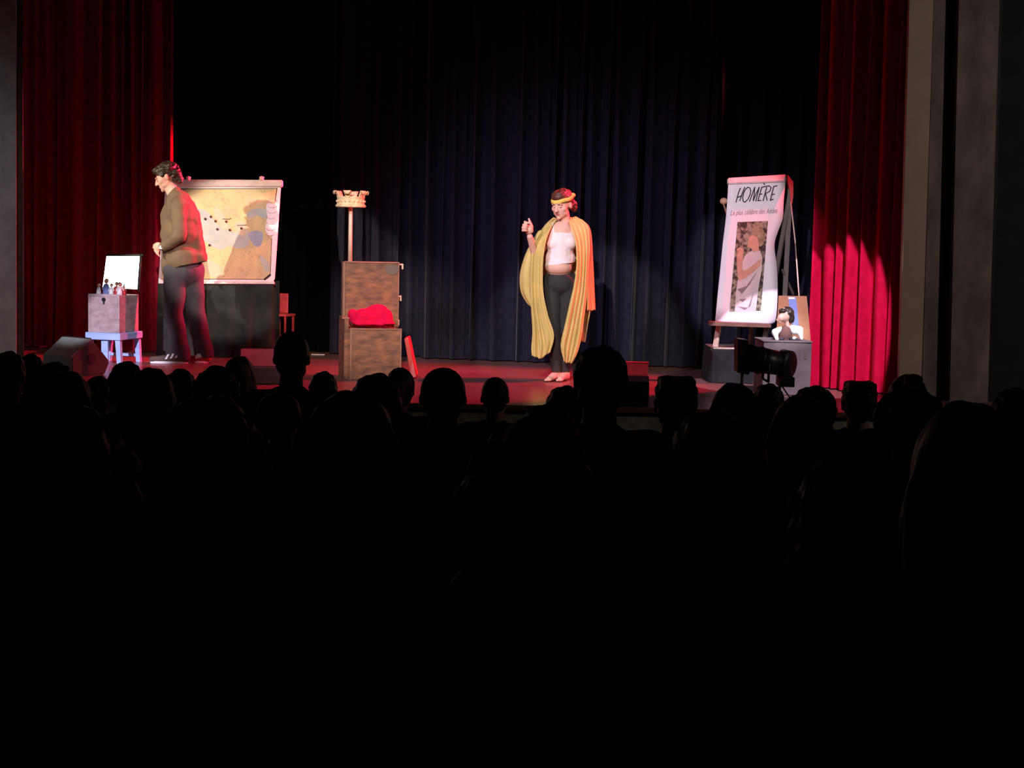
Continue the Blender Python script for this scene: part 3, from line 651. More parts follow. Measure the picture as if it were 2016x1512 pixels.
obj('legs', b, 'trouser', t)

# lantern at the stage edge
l0, l1 = P(1470, 704, 11.55), P(1545, 717, 11.62)
t = thing('stage_lantern', 'black stage lantern on a low stand at the stage edge, before the grey box', 'lamp', (l0.x+0.15, 11.6, SZ))
b = nb(); ax = (l1-l0).normalized()
cone(b, l0, l1, 0.105, 0.09, 28); obj('barrel', b, 'blackmetal', t)
bar = t.children[-1]
b = nb()
c = l0+ax*0.10; cone(b, c, c+ax*0.012, 0.110, 0.110, 28)
sub('cooling_fin', b, 'blackmetal', bar, False)
b = prism([P(1453, 667, 11.5), P(1474, 670, 11.5), P(1476, 738, 11.5), P(1452, 734, 11.5)], (0, 0.2, 0)); bmesh.ops.bevel(b, geom=list(b.edges), offset=0.006, segments=2, affect='EDGES'); obj('rear_housing', b, 'black', t, False)
b = nb(); cone(b, l1-ax*0.02+Vector((0, 0.02, 0)), l1+Vector((0.04, -0.03, 0)), 0.112, 0.105, 32); obj('lens_hood', b, 'black', t)
b = nb(); box(b, (l1.x-0.05, 11.5, l1.z-0.165), (l1.x+0.06, 11.7, l1.z-0.09), 0.005); obj('lamp_tray', b, 'black', t, False)
b = nb(); chain(b, [l0+Vector((0.15, -0.13, 0)), l0+Vector((0.15, -0.13, -0.17)), l0+Vector((0.15, 0.13, -0.17)), l0+Vector((0.15, 0.13, 0))], [0.01]*4, 8); obj('yoke', b, 'blackmetal', t)
for px, dy, z0 in ((1466, 0.0, 0.30), (1541, 0.02, 0.24)):
    p = PZ(px, 0.001, 11.55+dy); b = nb(); cone(b, p, p+Vector((0, 0, z0)), 0.012, 0.012, 10); obj('stand_leg', b, 'blackmetal', t)
p = PZ(1541, 0.16, 11.57); obj('brace', tube([p, PZ(1572, 0.004, 11.5)], 0.006, 6), 'blackmetal', t)
# footlight box and red box
e0, e1 = P(1190, 780, 11.12).x, P(1278, 780, 11.12).x
t = thing('stage_speaker', 'low black speaker box at the front edge of the stage', 'speaker', ((e0+e1)/2, 11.12, SZ))
obj('cabinet', bx((e0, 11.12, SZ+0.004), (e1, 11.42, SZ+0.185), 0.008), 'black', t, False)
b = nb()
for dx in (0.03, 0.28):
    for dy in (0.03, 0.25): cylz(b, (e0+dx, 11.12+dy), 0.012, 0.012, SZ, SZ+0.006, 10)
obj('rubber_feet', b, 'black', t)
obj('grille', bx((e0+0.012, 11.115, SZ+0.018), (e1-0.012, 11.12, SZ+0.172)), 'blackmetal', t, False)
e0, e1 = P(1195, 730, 12.3).x, P(1276, 730, 12.3).x
t = thing('red_box', 'bright red box with a painted shadow band below, behind the low black speaker', 'box', ((e0+e1)/2, 12.3, SZ))
obj('base', bx((e0-0.004, 12.3, SZ), (e1+0.008, 12.55, SZ+0.125)), 'black', t, False, label='black band painted for the shadow gap')  # black block painted in for the shaded gap under the red panel
obj('panel', bx((e0, 12.31, SZ+0.125), (e1, 12.34, SZ+0.235), 0.004), 'redpaint_redlit', t, False, label='red panel')
obj('edge_trim', bx((e0, 12.305, SZ+0.232), (e1+0.004, 12.345, SZ+0.24)), 'redpaint_redlit', t, False)

# ------------------------------------------------------------------ the woman
WD = 13.16
def Wp(px, py, dy=0): return P(px, py, WD+dy)
def Wz(px, z, dy=0): return PZ(px, z, WD+dy)
t = thing('person', 'woman in a long gold cape and white top with a yellow headband, centre stage', 'person', (P(1104, 748, WD).x, WD, SZ))
def face_rot(yaw, pitch): return Matrix.Rotation(yaw, 4, 'Z') @ Matrix.Rotation(pitch, 4, 'X')
def head(bm, c, rot, s=1.0, male=False):        # face looks along local -y
    f = lambda x, y, z: c + (rot @ Vector((x*s, y*s, z*s)))
    ell(bm, f(0, 0.02, 0.03), (0.076*s, 0.094*s, 0.088*s), rot, 28)
    ell(bm, f(0, -0.035, -0.02), (0.064*s, 0.052*s, 0.082*s), rot, 28)
    ell(bm, f(0, -0.04, -0.075), (0.043*s, 0.045*s, 0.032*s), rot, 20)
    ell(bm, f(0, -0.070, -0.060), (0.028*s, 0.020*s, 0.022*s), rot)
    ell(bm, f(0, -0.074, -0.095), (0.018*s, 0.016*s, 0.015*s), rot)
    for k in (-1, 1):
        ell(bm, f(0.042*k, -0.055, -0.022), (0.024*s, 0.022*s, 0.024*s), rot)
        ell(bm, f(0.043*k, -0.022, -0.058), (0.020*s, 0.042*s, 0.030*s), rot)
        ell(bm, f(0.026*k, -0.082, 0.022), (0.026*s, 0.012*s, 0.008*s), rot, 14)
        ell(bm, f(0.077*k, 0.012, -0.01), (0.010*s, 0.018*s, 0.028*s), rot, 14)
    cap(bm, f(0, -0.086, 0.012), f(0, -0.106, -0.030), 0.008*s, 0.0125*s, 12)
    for k in (-1, 1): ell(bm, f(0.011*k, -0.098, -0.033), (0.008*s, 0.011*s, 0.007*s), rot, 10)
    return f
def face_bits(f, rot, s, t, body, hairm, lipm='lips'):
    for k in (-1, 1):
        b = nb(); ell(b, f(0.030*k, -0.0735, 0.001), (0.0145*s, 0.010*s, 0.009*s), rot, 14); sub('eyelid', b, 'skin', body)
        b = nb(); chain(b, [f(0.019*k, -0.0822, -0.004), f(0.030*k, -0.0832, -0.006), f(0.041*k, -0.077, -0.004)], [0.0012*s, 0.0022*s, 0.0012*s], 6); sub('eyelashes', b, 'darkhair', body)
        b = nb(); chain(b, [f(0.014*k, -0.0905, 0.021), f(0.030*k, -0.0908, 0.025), f(0.047*k, -0.0795, 0.020)], [0.003*s, 0.0035*s, 0.002*s], 6); sub('eyebrow', b, hairm, body)
    b = nb(); ell(b, f(0, -0.0855, -0.058), (0.021*s, 0.008*s, 0.0045*s), rot, 14); ell(b, f(0, -0.0845, -0.066), (0.017*s, 0.008*s, 0.0055*s), rot, 14); sub('lips', b, lipm, body)
def fingers(bm, base_pts, curls, r=0.0085):
    for bp_, cv in zip(base_pts, curls):
        pts = [Vector(bp_)]
        for d in cv: pts.append(pts[-1]+Vector(d))
        chain(bm, pts, [r*1.08, r, r*0.95, r*0.8][:len(pts)], 8)
hrot = face_rot(R(-30), R(15))
hc = Wp(1106, 403, -0.01)
def torso_w(bm, k=0.0):
    ell(bm, Wp(1104, 470, 0.0), (0.135+k, 0.095+k, 0.15+k)); cap(bm, Wp(1083, 457, 0.02), Wp(1141, 457, 0.02), 0.044+k)
    for x in (1092, 1119): ell(bm, Wp(x, 479, -0.05), (0.062+k, 0.052+k, 0.055+k))
    cap(bm, Wp(1104, 480, 0.0), Wp(1103, 510, 0.0), 0.105+k)
    ell(bm, Wp(1103, 510, -0.005), (0.126+k, 0.098+k, 0.10+k)); 
b = nb()
f = head(b, hc, hrot, 1.04)
chain(b, [Wp(1110, 420, 0.02), Wp(1112, 452, 0.03)], [0.048, 0.056])
torso_w(b)
ell(b, Wp(1100, 527, -0.03), (0.118, 0.112, 0.075)); ell(b, Wp(1091, 533, -0.06), (0.05, 0.06, 0.03)); ell(b, Wp(1102, 555, 0.0), (0.15, 0.115, 0.12))
# raised arm
chain(b, [Wp(1080, 461, 0.03), Wp(1056, 508, -0.03), Wp(1043, 466, -0.16)], [0.042, 0.040, 0.026])
ell(b, Wp(1041, 452, -0.175), (0.038, 0.03, 0.042))
kn = [Wp(1037, 438, -0.185), Wp(1034, 443, -0.190), Wp(1032.5, 448, -0.190), Wp(1033, 453, -0.185)]
for i, k in enumerate(kn):
    chain(b, [k, k+Vector((-0.018, -0.022, 0.004-0.003*i)), k+Vector((0.002, -0.040, -0.004)), k+Vector((0.020, -0.030, -0.008))], [0.011, 0.0105, 0.0095, 0.0085], 8)
chain(b, [Wp(1047, 456, -0.185), Wp(1047, 445, -0.205), Wp(1043, 436, -0.215), Wp(1041, 431, -0.215)], [0.014, 0.0125, 0.011, 0.0095], 8)
# hanging arm
chain(b, [Wp(1146, 457, 0.03), Wp(1152, 520, 0.07), Wp(1153, 565, 0.05)], [0.048, 0.038, 0.025])
hp = Wp(1153, 580, 0.05); ell(b, hp, (0.02, 0.036, 0.042))
for i in range(4): chain(b, [hp+Vector((0, -0.027+0.018*i, -0.03)), hp+Vector((-0.004, -0.028+0.018*i, -0.065+0.004*abs(i-1))), hp+Vector((-0.014, -0.027+0.017*i, -0.088+0.006*abs(i-1)))], [0.0095, 0.0088, 0.0075], 8)
chain(b, [hp+Vector((-0.006, -0.032, 0.015)), hp+Vector((-0.012, -0.052, -0.012)), hp+Vector((-0.016, -0.055, -0.036))], [0.012, 0.0105, 0.009], 8)
def legs_w(b, k=0.0, foot=True):
    chain(b, [Wz(1086, 0.84, 0), Wz(1091, 0.47, -0.03), Wz(1099, 0.10, 0.0)], [0.088+k, 0.057+k, 0.034+k])
    chain(b, [Wz(1119, 0.84, 0), Wz(1116, 0.47, -0.01), Wz(1117, 0.10, 0.04)], [0.088+k, 0.057+k, 0.034+k])
legs_w(b)
for (hx, hy), (tx, ty) in (((1102, 0.02), (1083, -0.17)), ((1119, 0.05), (1106, -0.15))):
    chain(b, [Wz(hx, 0.03, hy), Wz((hx+tx)/2, 0.04, (hy+ty)/2+0.0), Wz(tx, 0.022, ty)], [0.030, 0.034, 0.022])
    cap(b, Wz(hx, 0.03, hy), Wz(hx-1, 0.10, hy-0.01), 0.03, 0.032)
    a = Wz(tx, 0.018, ty)
    for i in range(5): p = a+Vector((-0.024+0.012*i, -0.004-0.004*(2-abs(i-1)), 0)); cap(b, p, p+Vector((-0.006, -0.026+0.004*i, -0.003)), 0.0095 if i else 0.011, 0.008, 8)
b = remesh(b, 0.006, 3)
for v in b.verts:
    if v.co.z < SZ+0.001: v.co.z = SZ+0.001
body = obj('body', b, 'skin', t)
face_bits(f, hrot, 1.04, t, body, 'darkhair')
b = nb(); ell(b, f(0, 0.030, 0.044), (0.087, 0.102, 0.088), hrot, 30); ell(b, f(0, -0.012, 0.078), (0.074, 0.080, 0.050), hrot); ell(b, f(0.02, 0.10, 0.01), (0.045, 0.04, 0.045), hrot); ell(b, f(0.055, 0.105, -0.035), (0.028, 0.03, 0.055), hrot); ell(b, f(-0.055, 0.06, -0.02), (0.03, 0.05, 0.05), hrot); ell(b, f(0.058, 0.05, -0.01), (0.028, 0.04, 0.05), hrot)
obj('hair', remesh(b, 0.006, 2, nz=(0.008, 40, 60)), 'auburn', t)
# headband
b = nb(); rings = []
for k in range(48):
    a = 2*pi*k/48; e = Vector((cos(a)*0.0895, sin(a)*0.107+0.020, 0)); tilt = 0.030-0.014*sin(a)*-1
    row = []
    for dz, dr in ((-0.016, 0.0), (-0.006, 0.001), (0.006, 0.001), (0.016, -0.003)):
        row.append(b.verts.new(f(e.x*(1+dr*10), (e.y-0.022)*(1+dr*10)+0.022, 0.047+0.006*sin(a)+0.008*cos(a)+dz+0.002*sin(5*a))))
    rings.append(row)
for k in range(48):
    for j in range(3): b.faces.new((rings[k][j], rings[(k+1) % 48][j], rings[(k+1) % 48][j+1], rings[k][j+1]))
ell(b, f(0.070, 0.075, 0.062), (0.022, 0.022, 0.018), hrot, 12)
hb = obj('headband', b, 'band', t); solid(hb, 0.004, 0)
# white top
nl = Wp(1105, 458).z; bt = Wp(1100, 523).z
b = nb(); torso_w(b, 0.004); ell(b, Wp(1101, 522, -0.02), (0.122, 0.112, 0.07))
xa, xb_ = Wp(1079, 460).x, Wp(1133, 460).x
def keep_top(c):
    if c.z < bt + 0.006*sin((c.x-xa)*20) + 0.22*(c.x-Wp(1090, 520).x): return False
    if c.z > nl: return (abs(c.x-Wp(1086, 460).x) < 0.019 or abs(c.x-Wp(1128, 460).x) < 0.019) and c.z < nl+0.2
    return xa-0.03 < c.x < xb_+0.03
obj('white_top', remesh(b, 0.007, 3, keep_top, 0.004), 'whitetop', t)
b = nb(); legs_w(b, 0.008); ell(b, Wp(1102, 557, 0.0), (0.157, 0.122, 0.125)); chain(b, [Wz(1099, 0.12, 0.0), Wz(1099, 0.07, 0)], [0.042, 0.042]); chain(b, [Wz(1117, 0.12, 0.04), Wz(1117, 0.07, 0.04)], [0.042, 0.042])
zt = Wp(1100, 533).z
obj('leggings', remesh(b, 0.008, 3, lambda c: c.z < zt+0.06*max(0, c.x-Wp(1095, 530).x)*2-0.015 and c.z > SZ+0.075, 0.003), 'legging', t)
# cape
b = nb()
q = lambda L: [Wp(*p) for p in L]
loft(b, q([(1076, 441, .05), (1060, 468, -.04), (1047, 495, -.08), (1044, 540, -.11), (1045, 600, -.12), (1048, 650, -.12), (1046, 685, -.12), (1047, 701, -.12)]),
     q([(1098, 430, .02), (1082, 455, -.12), (1073, 485, -.15), (1069, 525, -.17), (1070, 575, -.18), (1079, 620, -.18), (1091, 660, -.17), (1083, 694, -.16)]), 40, 60, 3.5, 0.022, 0.5, 0.03)
loft(b, q([(1060, 455, .06), (1046, 478, .0), (1033, 505, .0), (1024, 540, .02), (1025, 572, .03), (1036, 595, .03), (1046, 606, .03)]),
     q([(1072, 450, .0), (1058, 490, -.07), (1054, 510, -.10), (1052, 545, -.11), (1052, 575, -.11), (1052, 595, -.10), (1052, 606, -.08)]), 24, 40, 1.5, 0.018, 1.0)
loft(b, q([(1084, 434, .07), (1066, 460, .11), (1060, 520, .14), (1066, 590, .15), (1074, 640, .15), (1082, 668, .15)]),
     q([(1146, 432, .07), (1162, 455, .10), (1166, 520, .12), (1166, 590, .12), (1158, 635, .12), (1152, 674, .11)]), 40, 44, 4, 0.02, 0.2)
loft(b, q([(1119, 431, .03), (1124, 450, -.10), (1133, 478, -.15), (1135, 520, -.16), (1130, 560, -.17), (1121, 600, -.17), (1111, 645, -.16), (1104, 680, -.15), (1109, 706, -.14)]),
     q([(1134, 426, .04), (1156, 444, -.02), (1161, 480, -.05), (1159, 530, -.07), (1156, 580, -.07), (1150, 625, -.08), (1146, 655, -.09), (1138, 690, -.1), (1126, 714, -.11)]), 44, 64, 4, 0.024, 2.0, 0.02)
loft(b, q([(1132, 427, .04), (1150, 450, -.02), (1156, 500, -.05), (1157, 560, -.06), (1156, 612, -.06)]),
     q([(1144, 432, .09), (1162, 452, .09), (1167, 510, .10), (1170, 570, .10), (1172, 611, .09)]), 22, 40, 2, 0.014, 0.3)
loft(b, q([(1090, 428, .05), (1076, 440, .06), (1062, 458, .07)]), q([(1112, 436, .10), (1096, 446, .12), (1080, 470, .12)]), 12, 10, 1, 0.006)
loft(b, q([(1118, 428, .05), (1136, 430, .06), (1150, 440, .07)]), q([(1112, 436, .10), (1128, 446, .12), (1150, 455, .12)]), 12, 10, 1, 0.006)
o = obj('cape', b, 'cape', t); solid(o, 0.005, 0)

# ------------------------------------------------------------------ the man
MD = 14.12
def Mp(px, py, dy=0): return P(px, py, MD+dy)
def Mz(px, z, dy=0): return PZ(px, z, MD+dy)
t = thing('person', 'man in a brown jacket and dark trousers seen from the side, before the map board', 'person', (P(362, 700, MD).x, MD, SZ))
mrot = face_rot(R(-84), R(24)); mh = Mp(327, 349, 0.0)
b = nb(); f = head(b, mh, mrot, 1.03, True)
chain(b, [Mp(334, 366, 0.0), Mp(346, 388, 0.0)], [0.056, 0.066])
ell(b, Mp(357, 415, 0), (0.13, 0.17, 0.14)); cap(b, Mp(352, 402, -0.14), Mp(352, 402, 0.14), 0.06); ell(b, Mp(360, 455, 0), (0.125, 0.15, 0.17)); ell(b, Mp(362, 510, 0), (0.135, 0.165, 0.15))
def marm(b, sgn, k=0.0, off=0):
    chain(b, [Mp(352, 405, 0.165*sgn), Mp(354, 464, 0.23*sgn), Mp(321+off, 486, 0.16*sgn-0.03)], [0.055+k, 0.045+k, 0.03+k*0.8])
marm(b, -1); marm(b, 1)
for sgn in (-1, 1):
    h0 = Mp(314, 484, 0.16*sgn-0.03); ell(b, h0+Vector((-0.01, 0, -0.005)), (0.04, 0.024, 0.038), Matrix.Rotation(R(30), 4, 'Y'))
    for i in range(4):
        s0 = h0+Vector((-0.036+0.010*i, -0.002*sgn, -0.012-0.010*i)); chain(b, [s0, s0+Vector((-0.010, 0.004, -0.030)), s0+Vector((0.004, 0.010, -0.052-0.003*(i == 1)))], [0.0098, 0.009, 0.008], 8)
    chain(b, [h0+Vector((-0.02, -0.02*sgn, 0.022)), h0+Vector((-0.046, -0.018*sgn, 0.006)), h0+Vector((-0.054, -0.012*sgn, -0.02))], [0.012, 0.011, 0.009], 8)
def mlegs(b, k=0.0, flare=0.0):
    chain(b, [Mz(345, 0.86, -0.07), Mz(342, 0.47, -0.11), Mz(357, 0.09, -0.06)], [0.095+k, 0.065+k, 0.042+k+flare])
    chain(b, [Mz(376, 0.86, 0.07), Mz(386, 0.47, 0.05), Mz(402, 0.09, 0.07)], [0.10+k, 0.067+k, 0.042+k+flare])
mlegs(b)
for hx, tx, dy in ((365, 322, -0.06), (409, 376, 0.06)): chain(b, [Mz(hx, 0.045, dy), Mz(tx, 0.04, dy-0.03)], [0.038, 0.032])
body = obj('body', remesh(b, 0.006, 3), 'skin', t)
face_bits(f, mrot, 1.03, t, body, 'darkhair', 'pskin')
b = nb(); ell(b, f(0, 0.032, 0.048), (0.087, 0.108, 0.088), mrot, 30); ell(b, f(0, 0.085, 0.0), (0.075, 0.06, 0.085), mrot); ell(b, f(0, 0.10, -0.055), (0.055, 0.04, 0.05), mrot)
ell(b, f(0, -0.045, 0.085), (0.06, 0.05, 0.035), mrot)
for k in (-1, 1): ell(b, f(0.066*k, -0.018, 0.045), (0.020, 0.028, 0.04), mrot)
ang = [(0.06, 0.10), (0.03, 0.12), (-0.03, 0.11)]
for x, y in ang: ell(b, f(x, y-0.03, 0.06), (0.035, 0.035, 0.035), mrot)
obj('hair', remesh(b, 0.006, 2, nz=(0.014, 30, 45)), 'darkhair', t)
def jk(b, k):
    chain(b, [Mp(344, 384, 0), Mp(353, 398, 0)], [0.066+k, 0.10+k])
    ell(b, Mp(356, 420, 0), (0.135+k, 0.18+k, 0.15+k)); cap(b, Mp(354, 404, -0.14), Mp(354, 404, 0.14), 0.068+k); ell(b, Mp(367, 420, 0.02), (0.09, 0.15, 0.13))
    ell(b, Mp(358, 460, 0), (0.15+k, 0.17+k, 0.19+k)); ell(b, Mp(361, 510, 0), (0.165+k, 0.18+k, 0.16+k))
    cap(b, Mp(349, 425, 0), Mp(350, 515, 0), 0.135+k, 0.14+k); cap(b, Mp(345, 525, 0), Mp(384, 508, 0), 0.12+k, 0.10+k); cap(b, Mp(336, 500, -0.06), Mp(338, 528, -0.06), 0.07, 0.075)
    cap(b, Mp(374, 425, 0), Mp(385, 500, 0), 0.085, 0.095); cap(b, Mp(377, 425, 0.05), Mp(388, 503, 0.05), 0.075, 0.08)
b = nb(); jk(b, 0.014); marm(b, -1, 0.018, 2); marm(b, 1, 0.018, 2)
hz = lambda x: SZ + 1.18 - (0) and 0
hl, hr = Mp(322, 533), Mp(403, 514)
def keep_j(c):
    zl = hl.z+(hr.z-hl.z)*max(0, min(1, (c.x-hl.x)/(hr.x-hl.x)))
    if c.z < zl-0.004 and c.x > Mp(330, 500).x-0.03: return False
    if c.x < Mp(321, 480).x and c.z < Mp(321, 470).z: return False
    if c.z > Mp(327, 391).z + (c.x-Mp(327, 391).x)*1.15: return False
    return True
jo = obj('jacket', remesh(b, 0.008, 12, keep_j, 0.004, (0.010, 9, 16)), 'jacket', t); solid(jo, 0.006, -1)
b = nb(); mlegs(b, 0.02, 0.02); ell(b, Mp(362, 535, 0), (0.165, 0.17, 0.14)); cap(b, Mz(357, 0.12, -0.06), Mz(358, 0.05, -0.06), 0.078, 0.078); cap(b, Mz(402, 0.12, 0.07), Mz(404, 0.05, 0.07), 0.078, 0.078)
obj('trousers', remesh(b, 0.008, 14, lambda c: SZ+0.055 < c.z < Mp(360, 508).z, 0.002, (0.016, 8, 7)), 'trouser', t)
wc = Mp(319, 487, -0.19)
b = nb(); dd = (Mp(322, 485, -0.19)-Mp(349, 463, -0.22)).normalized(); cone(b, wc-dd*0.011, wc+dd*0.011, 0.036, 0.036, 20); wa = obj('watch', b, 'black', t); 
b = nb(); cone(b, wc+Vector((0, -0.030, 0)), wc+Vector((0, -0.042, 0)), 0.019, 0.018, 18); sub('watch_face', b, 'white', wa)
for k, (hx, tx, dy) in enumerate(((372, 292, -0.07), (414, 366, 0.05))):
    b = nb(); a, c = Mz(hx-6, 0.05, dy), Mz(tx+8, 0.035, dy-0.04)
    cap(b, a, c, 0.045, 0.03); cap(b, a+Vector((0.0, 0, 0.03)), a.lerp(c, 0.4)+Vector((0, 0, 0.015)), 0.045, 0.042)
    b = remesh(b, 0.007, 3)
    for v in b.verts: v.co.z = max(v.co.z, SZ+0.018)
    so = obj('sneaker', b, 'shoe' if k == 0 else 'redpaint_redlit', t, label='brown sneaker with white stripes' if k == 0 else 'sneaker catching the red light')
    b = nb(); dv = (c-a); n_ = Vector((-dv.y, dv.x, 0)).normalized()
    ring = []
    for i in range(28):
        th = 2*pi*i/28; ux = cos(th); rr = 0.046-0.008*(1+ux)/2
        mid = a.lerp(c, 0.5) + dv*0.5*ux*1.13; ring.append(Vector((mid.x, mid.y, SZ+0.001))+n_*rr*sin(th))
    sub('sole', prism(ring, (0, 0, 0.02)), 'paper', so, False, label='pale sole')
    for i in range(3):
        s0 = a.lerp(c, 0.22+0.15*i)+Vector((0, -0.0, 0.03-0.004*i)); yo = -0.043+0.004*i
        b = prism([s0+Vector((0, yo-0.004, 0.022)), s0+Vector((0.018, yo-0.004, 0.022)), s0+Vector((-0.006, yo-0.008, -0.022)), s0+Vector((-0.024, yo-0.008, -0.022))], (0, 0.02, 0)); sub('stripe', b, 'white', so, False)

# ------------------------------------------------------------------ the audience
def aud_body():
    b = nb(); c = Vector((0, 0.0, 1.175)); head(b, c, Matrix.Rotation(pi, 4, 'Z'), 1.0)
    chain(b, [(0, -0.01, 1.10), (0, -0.02, 0.99)], [0.052, 0.06])
    cap(b, (-0.15, -0.02, 0.965), (0.15, -0.02, 0.965), 0.055); ell(b, (0, -0.02, 0.86), (0.16, 0.10, 0.17)); ell(b, (0, -0.01, 0.66), (0.145, 0.10, 0.16)); ell(b, (0, 0, 0.54), (0.165, 0.12, 0.09))
    for s in (-1, 1):
        chain(b, [(0.175*s, -0.02, 0.96), (0.215*s, 0.0, 0.72), (0.11*s, 0.22, 0.655)], [0.05, 0.04, 0.028])
        ell(b, (0.09*s, 0.27, 0.645), (0.035, 0.045, 0.02))
        for i in range(4): chain(b, [(0.115*s-0.017*i*s, 0.30, 0.645), (0.11*s-0.016*i*s, 0.335, 0.64), (0.105*s-0.015*i*s, 0.355, 0.622)], [0.0095, 0.009, 0.0085], 8)
        chain(b, [(0.062*s, 0.25, 0.65), (0.045*s, 0.28, 0.65), (0.042*s, 0.305, 0.645)], [0.012, 0.011, 0.009], 8)
        chain(b, [(0.09*s, 0.02, 0.53), (0.10*s, 0.38, 0.54), (0.10*s, 0.36, 0.09)], [0.085, 0.062, 0.042])
        chain(b, [(0.10*s, 0.34, 0.035), (0.11*s, 0.47, 0.03)], [0.034, 0.03])
    b = remesh(b, 0.010, 2)
    for v in b.verts: v.co.z = max(v.co.z, 0.003)
    return b
def aud_top():
    b = nb(); cap(b, (-0.155, -0.02, 0.965), (0.155, -0.02, 0.965), 0.066); ell(b, (0, -0.02, 0.86), (0.18, 0.12, 0.18)); ell(b, (0, -0.01, 0.66), (0.165, 0.12, 0.17)); ell(b, (0, 0, 0.56), (0.18, 0.135, 0.09)); chain(b, [(0, -0.018, 1.03), (0, -0.02, 0.99)], [0.062, 0.085])
    for s in (-1, 1): chain(b, [(0.18*s, -0.02, 0.955), (0.22*s, 0.0, 0.72), (0.125*s, 0.20, 0.66)], [0.066, 0.055, 0.042])
    return remesh(b, 0.012, 2, lambda c: c.z < 1.045, 0.002, (0.008, 9, 9))
def aud_trousers():
    b = nb(); ell(b, (0, 0, 0.54), (0.178, 0.13, 0.10))
    for s in (-1, 1): chain(b, [(0.09*s, 0.02, 0.535), (0.10*s, 0.38, 0.545), (0.10*s, 0.36, 0.10)], [0.095, 0.074, 0.06])
    return remesh(b, 0.014, 2, lambda c: 0.07 < c.z)
def hair_mesh(kind):
    b = nb(); nzv = (0.006, 30, 20); keep = None
    if kind != 'buzz': ell(b, (0, -0.018, 1.205), (0.087, 0.108, 0.102), None, 26)
    if kind == 'short': ell(b, (0, -0.06, 1.15), (0.075, 0.06, 0.07)); nzv = (0.010, 34, 34)
    elif kind == 'buzz': ell(b, (0, -0.018, 1.202), (0.081, 0.101, 0.094), None, 26); ell(b, (0, -0.05, 1.15), (0.068, 0.06, 0.06)); nzv = (0.002, 80, 80)
    elif kind == 'bob':
        for s in (-1, 1): ell(b, (0.068*s, -0.03, 1.12), (0.036, 0.065, 0.10))
        ell(b, (0, -0.075, 1.11), (0.085, 0.05, 0.11)); nzv = (0.010, 30, 8)
    elif kind == 'long':
        for s in (-1, 1): ell(b, (0.072*s, -0.03, 1.09), (0.034, 0.06, 0.14))
        ell(b, (0, -0.085, 1.05), (0.095, 0.05, 0.20)); ell(b, (0, -0.10, 0.93), (0.085, 0.035, 0.11)); nzv = (0.012, 30, 6)
    elif kind == 'curly':
        rr = random.Random(2)
        for _ in range(150):
            th, ph_ = rr.uniform(0, 2*pi), rr.uniform(-0.7, 1.5); n_ = Vector((cos(th)*cos(ph_), sin(th)*cos(ph_), sin(ph_)))
            if n_.y > 0.45 and n_.z < 0.35: continue
            ell(b, Vector((0, -0.02, 1.19))+Vector((n_.x*0.095, n_.y*0.108, n_.z*0.105)), rr.uniform(0.016, 0.027), seg=8)
    elif kind == 'bun': ell(b, (0, -0.055, 1.15), (0.078, 0.06, 0.07)); ell(b, (0, -0.11, 1.285), (0.042, 0.042, 0.038)); nzv = (0.006, 40, 30)
    elif kind == 'flat': ell(b, (0, -0.02, 1.25), (0.088, 0.095, 0.06)); ell(b, (0, -0.06, 1.16), (0.075, 0.055, 0.08)); box(b, (-0.07, -0.10, 1.25), (0.07, 0.05, 1.315)); nzv = (0.006, 40, 30)
    elif kind == 'pony': ell(b, (0, -0.055, 1.15), (0.076, 0.055, 0.065)); chain(b, [(0, -0.11, 1.22), (0, -0.155, 1.17), (0, -0.15, 1.05), (0, -0.13, 0.98)], [0.028, 0.034, 0.028, 0.012]); nzv = (0.008, 40, 10)
    elif kind == 'hood':
        ell(b, (0, -0.03, 1.19), (0.10, 0.115, 0.12)); chain(b, [(0, -0.03, 1.08), (0, -0.03, 1.02)], [0.085, 0.10]); nzv = (0.008, 12, 12)
        return remesh(b, 0.010, 3, lambda c: c.y < 0.055, 0, nzv)
    elif kind == 'big':
        ell(b, (0, -0.03, 1.17), (0.125, 0.13, 0.14)); ell(b, (0, -0.06, 1.05), (0.13, 0.09, 0.14)); nzv = (0.020, 25, 20)
    return remesh(b, 0.009, 2, lambda c: not (c.y > 0.055 and c.z < 1.215), 0, nzv)
def to_mesh(b, n):
    me = bpy.data.meshes.new(n); b.to_mesh(me); b.free()
    for p in me.polygons: p.use_smooth = True
    return me
HM = {k: to_mesh(hair_mesh(k), 'hair_'+k) for k in ('short', 'buzz', 'bob', 'long', 'curly', 'bun', 'flat', 'pony', 'hood', 'big')}
BM_, TM_, LM_ = to_mesh(aud_body(), 'seated_body'), to_mesh(aud_top(), 'seated_top'), to_mesh(aud_trousers(), 'seated_trousers')
BM_.materials.append(M['skin'])
hairc = {'black': (0.02, 0.015, 0.012), 'brown': (0.08, 0.04, 0.02), 'red': (0.22, 0.06, 0.03), 'blond': (0.35, 0.2, 0.09), 'grey': (0.2, 0.19, 0.18)}
for k, c in hairc.items(): M['h_'+k] = mat(k+'_audience_hair', c, tuple(x*0.5 for x in c), 26, 0.5, 0.5, stretch=(1, 1, 0.3))
topc = {'black': (0.015, 0.015, 0.017), 'navy': (0.015, 0.02, 0.06), 'blue': (0.03, 0.07, 0.40), 'grey': (0.14, 0.14, 0.15), 'green': (0.03, 0.06, 0.05), 'brown': (0.07, 0.045, 0.03), 'teal': (0.04, 0.12, 0.16), 'denim': (0.06, 0.08, 0.16), 'red': (0.12, 0.02, 0.02)}
for k, c in topc.items(): M['t_'+k] = mat(k+'_jumper', c, tuple(x*0.8 for x in c), 20, 0.95, 0.2)
M['jeans'] = mat('dark_jeans', (0.02, 0.025, 0.04), None, 20, 0.9)
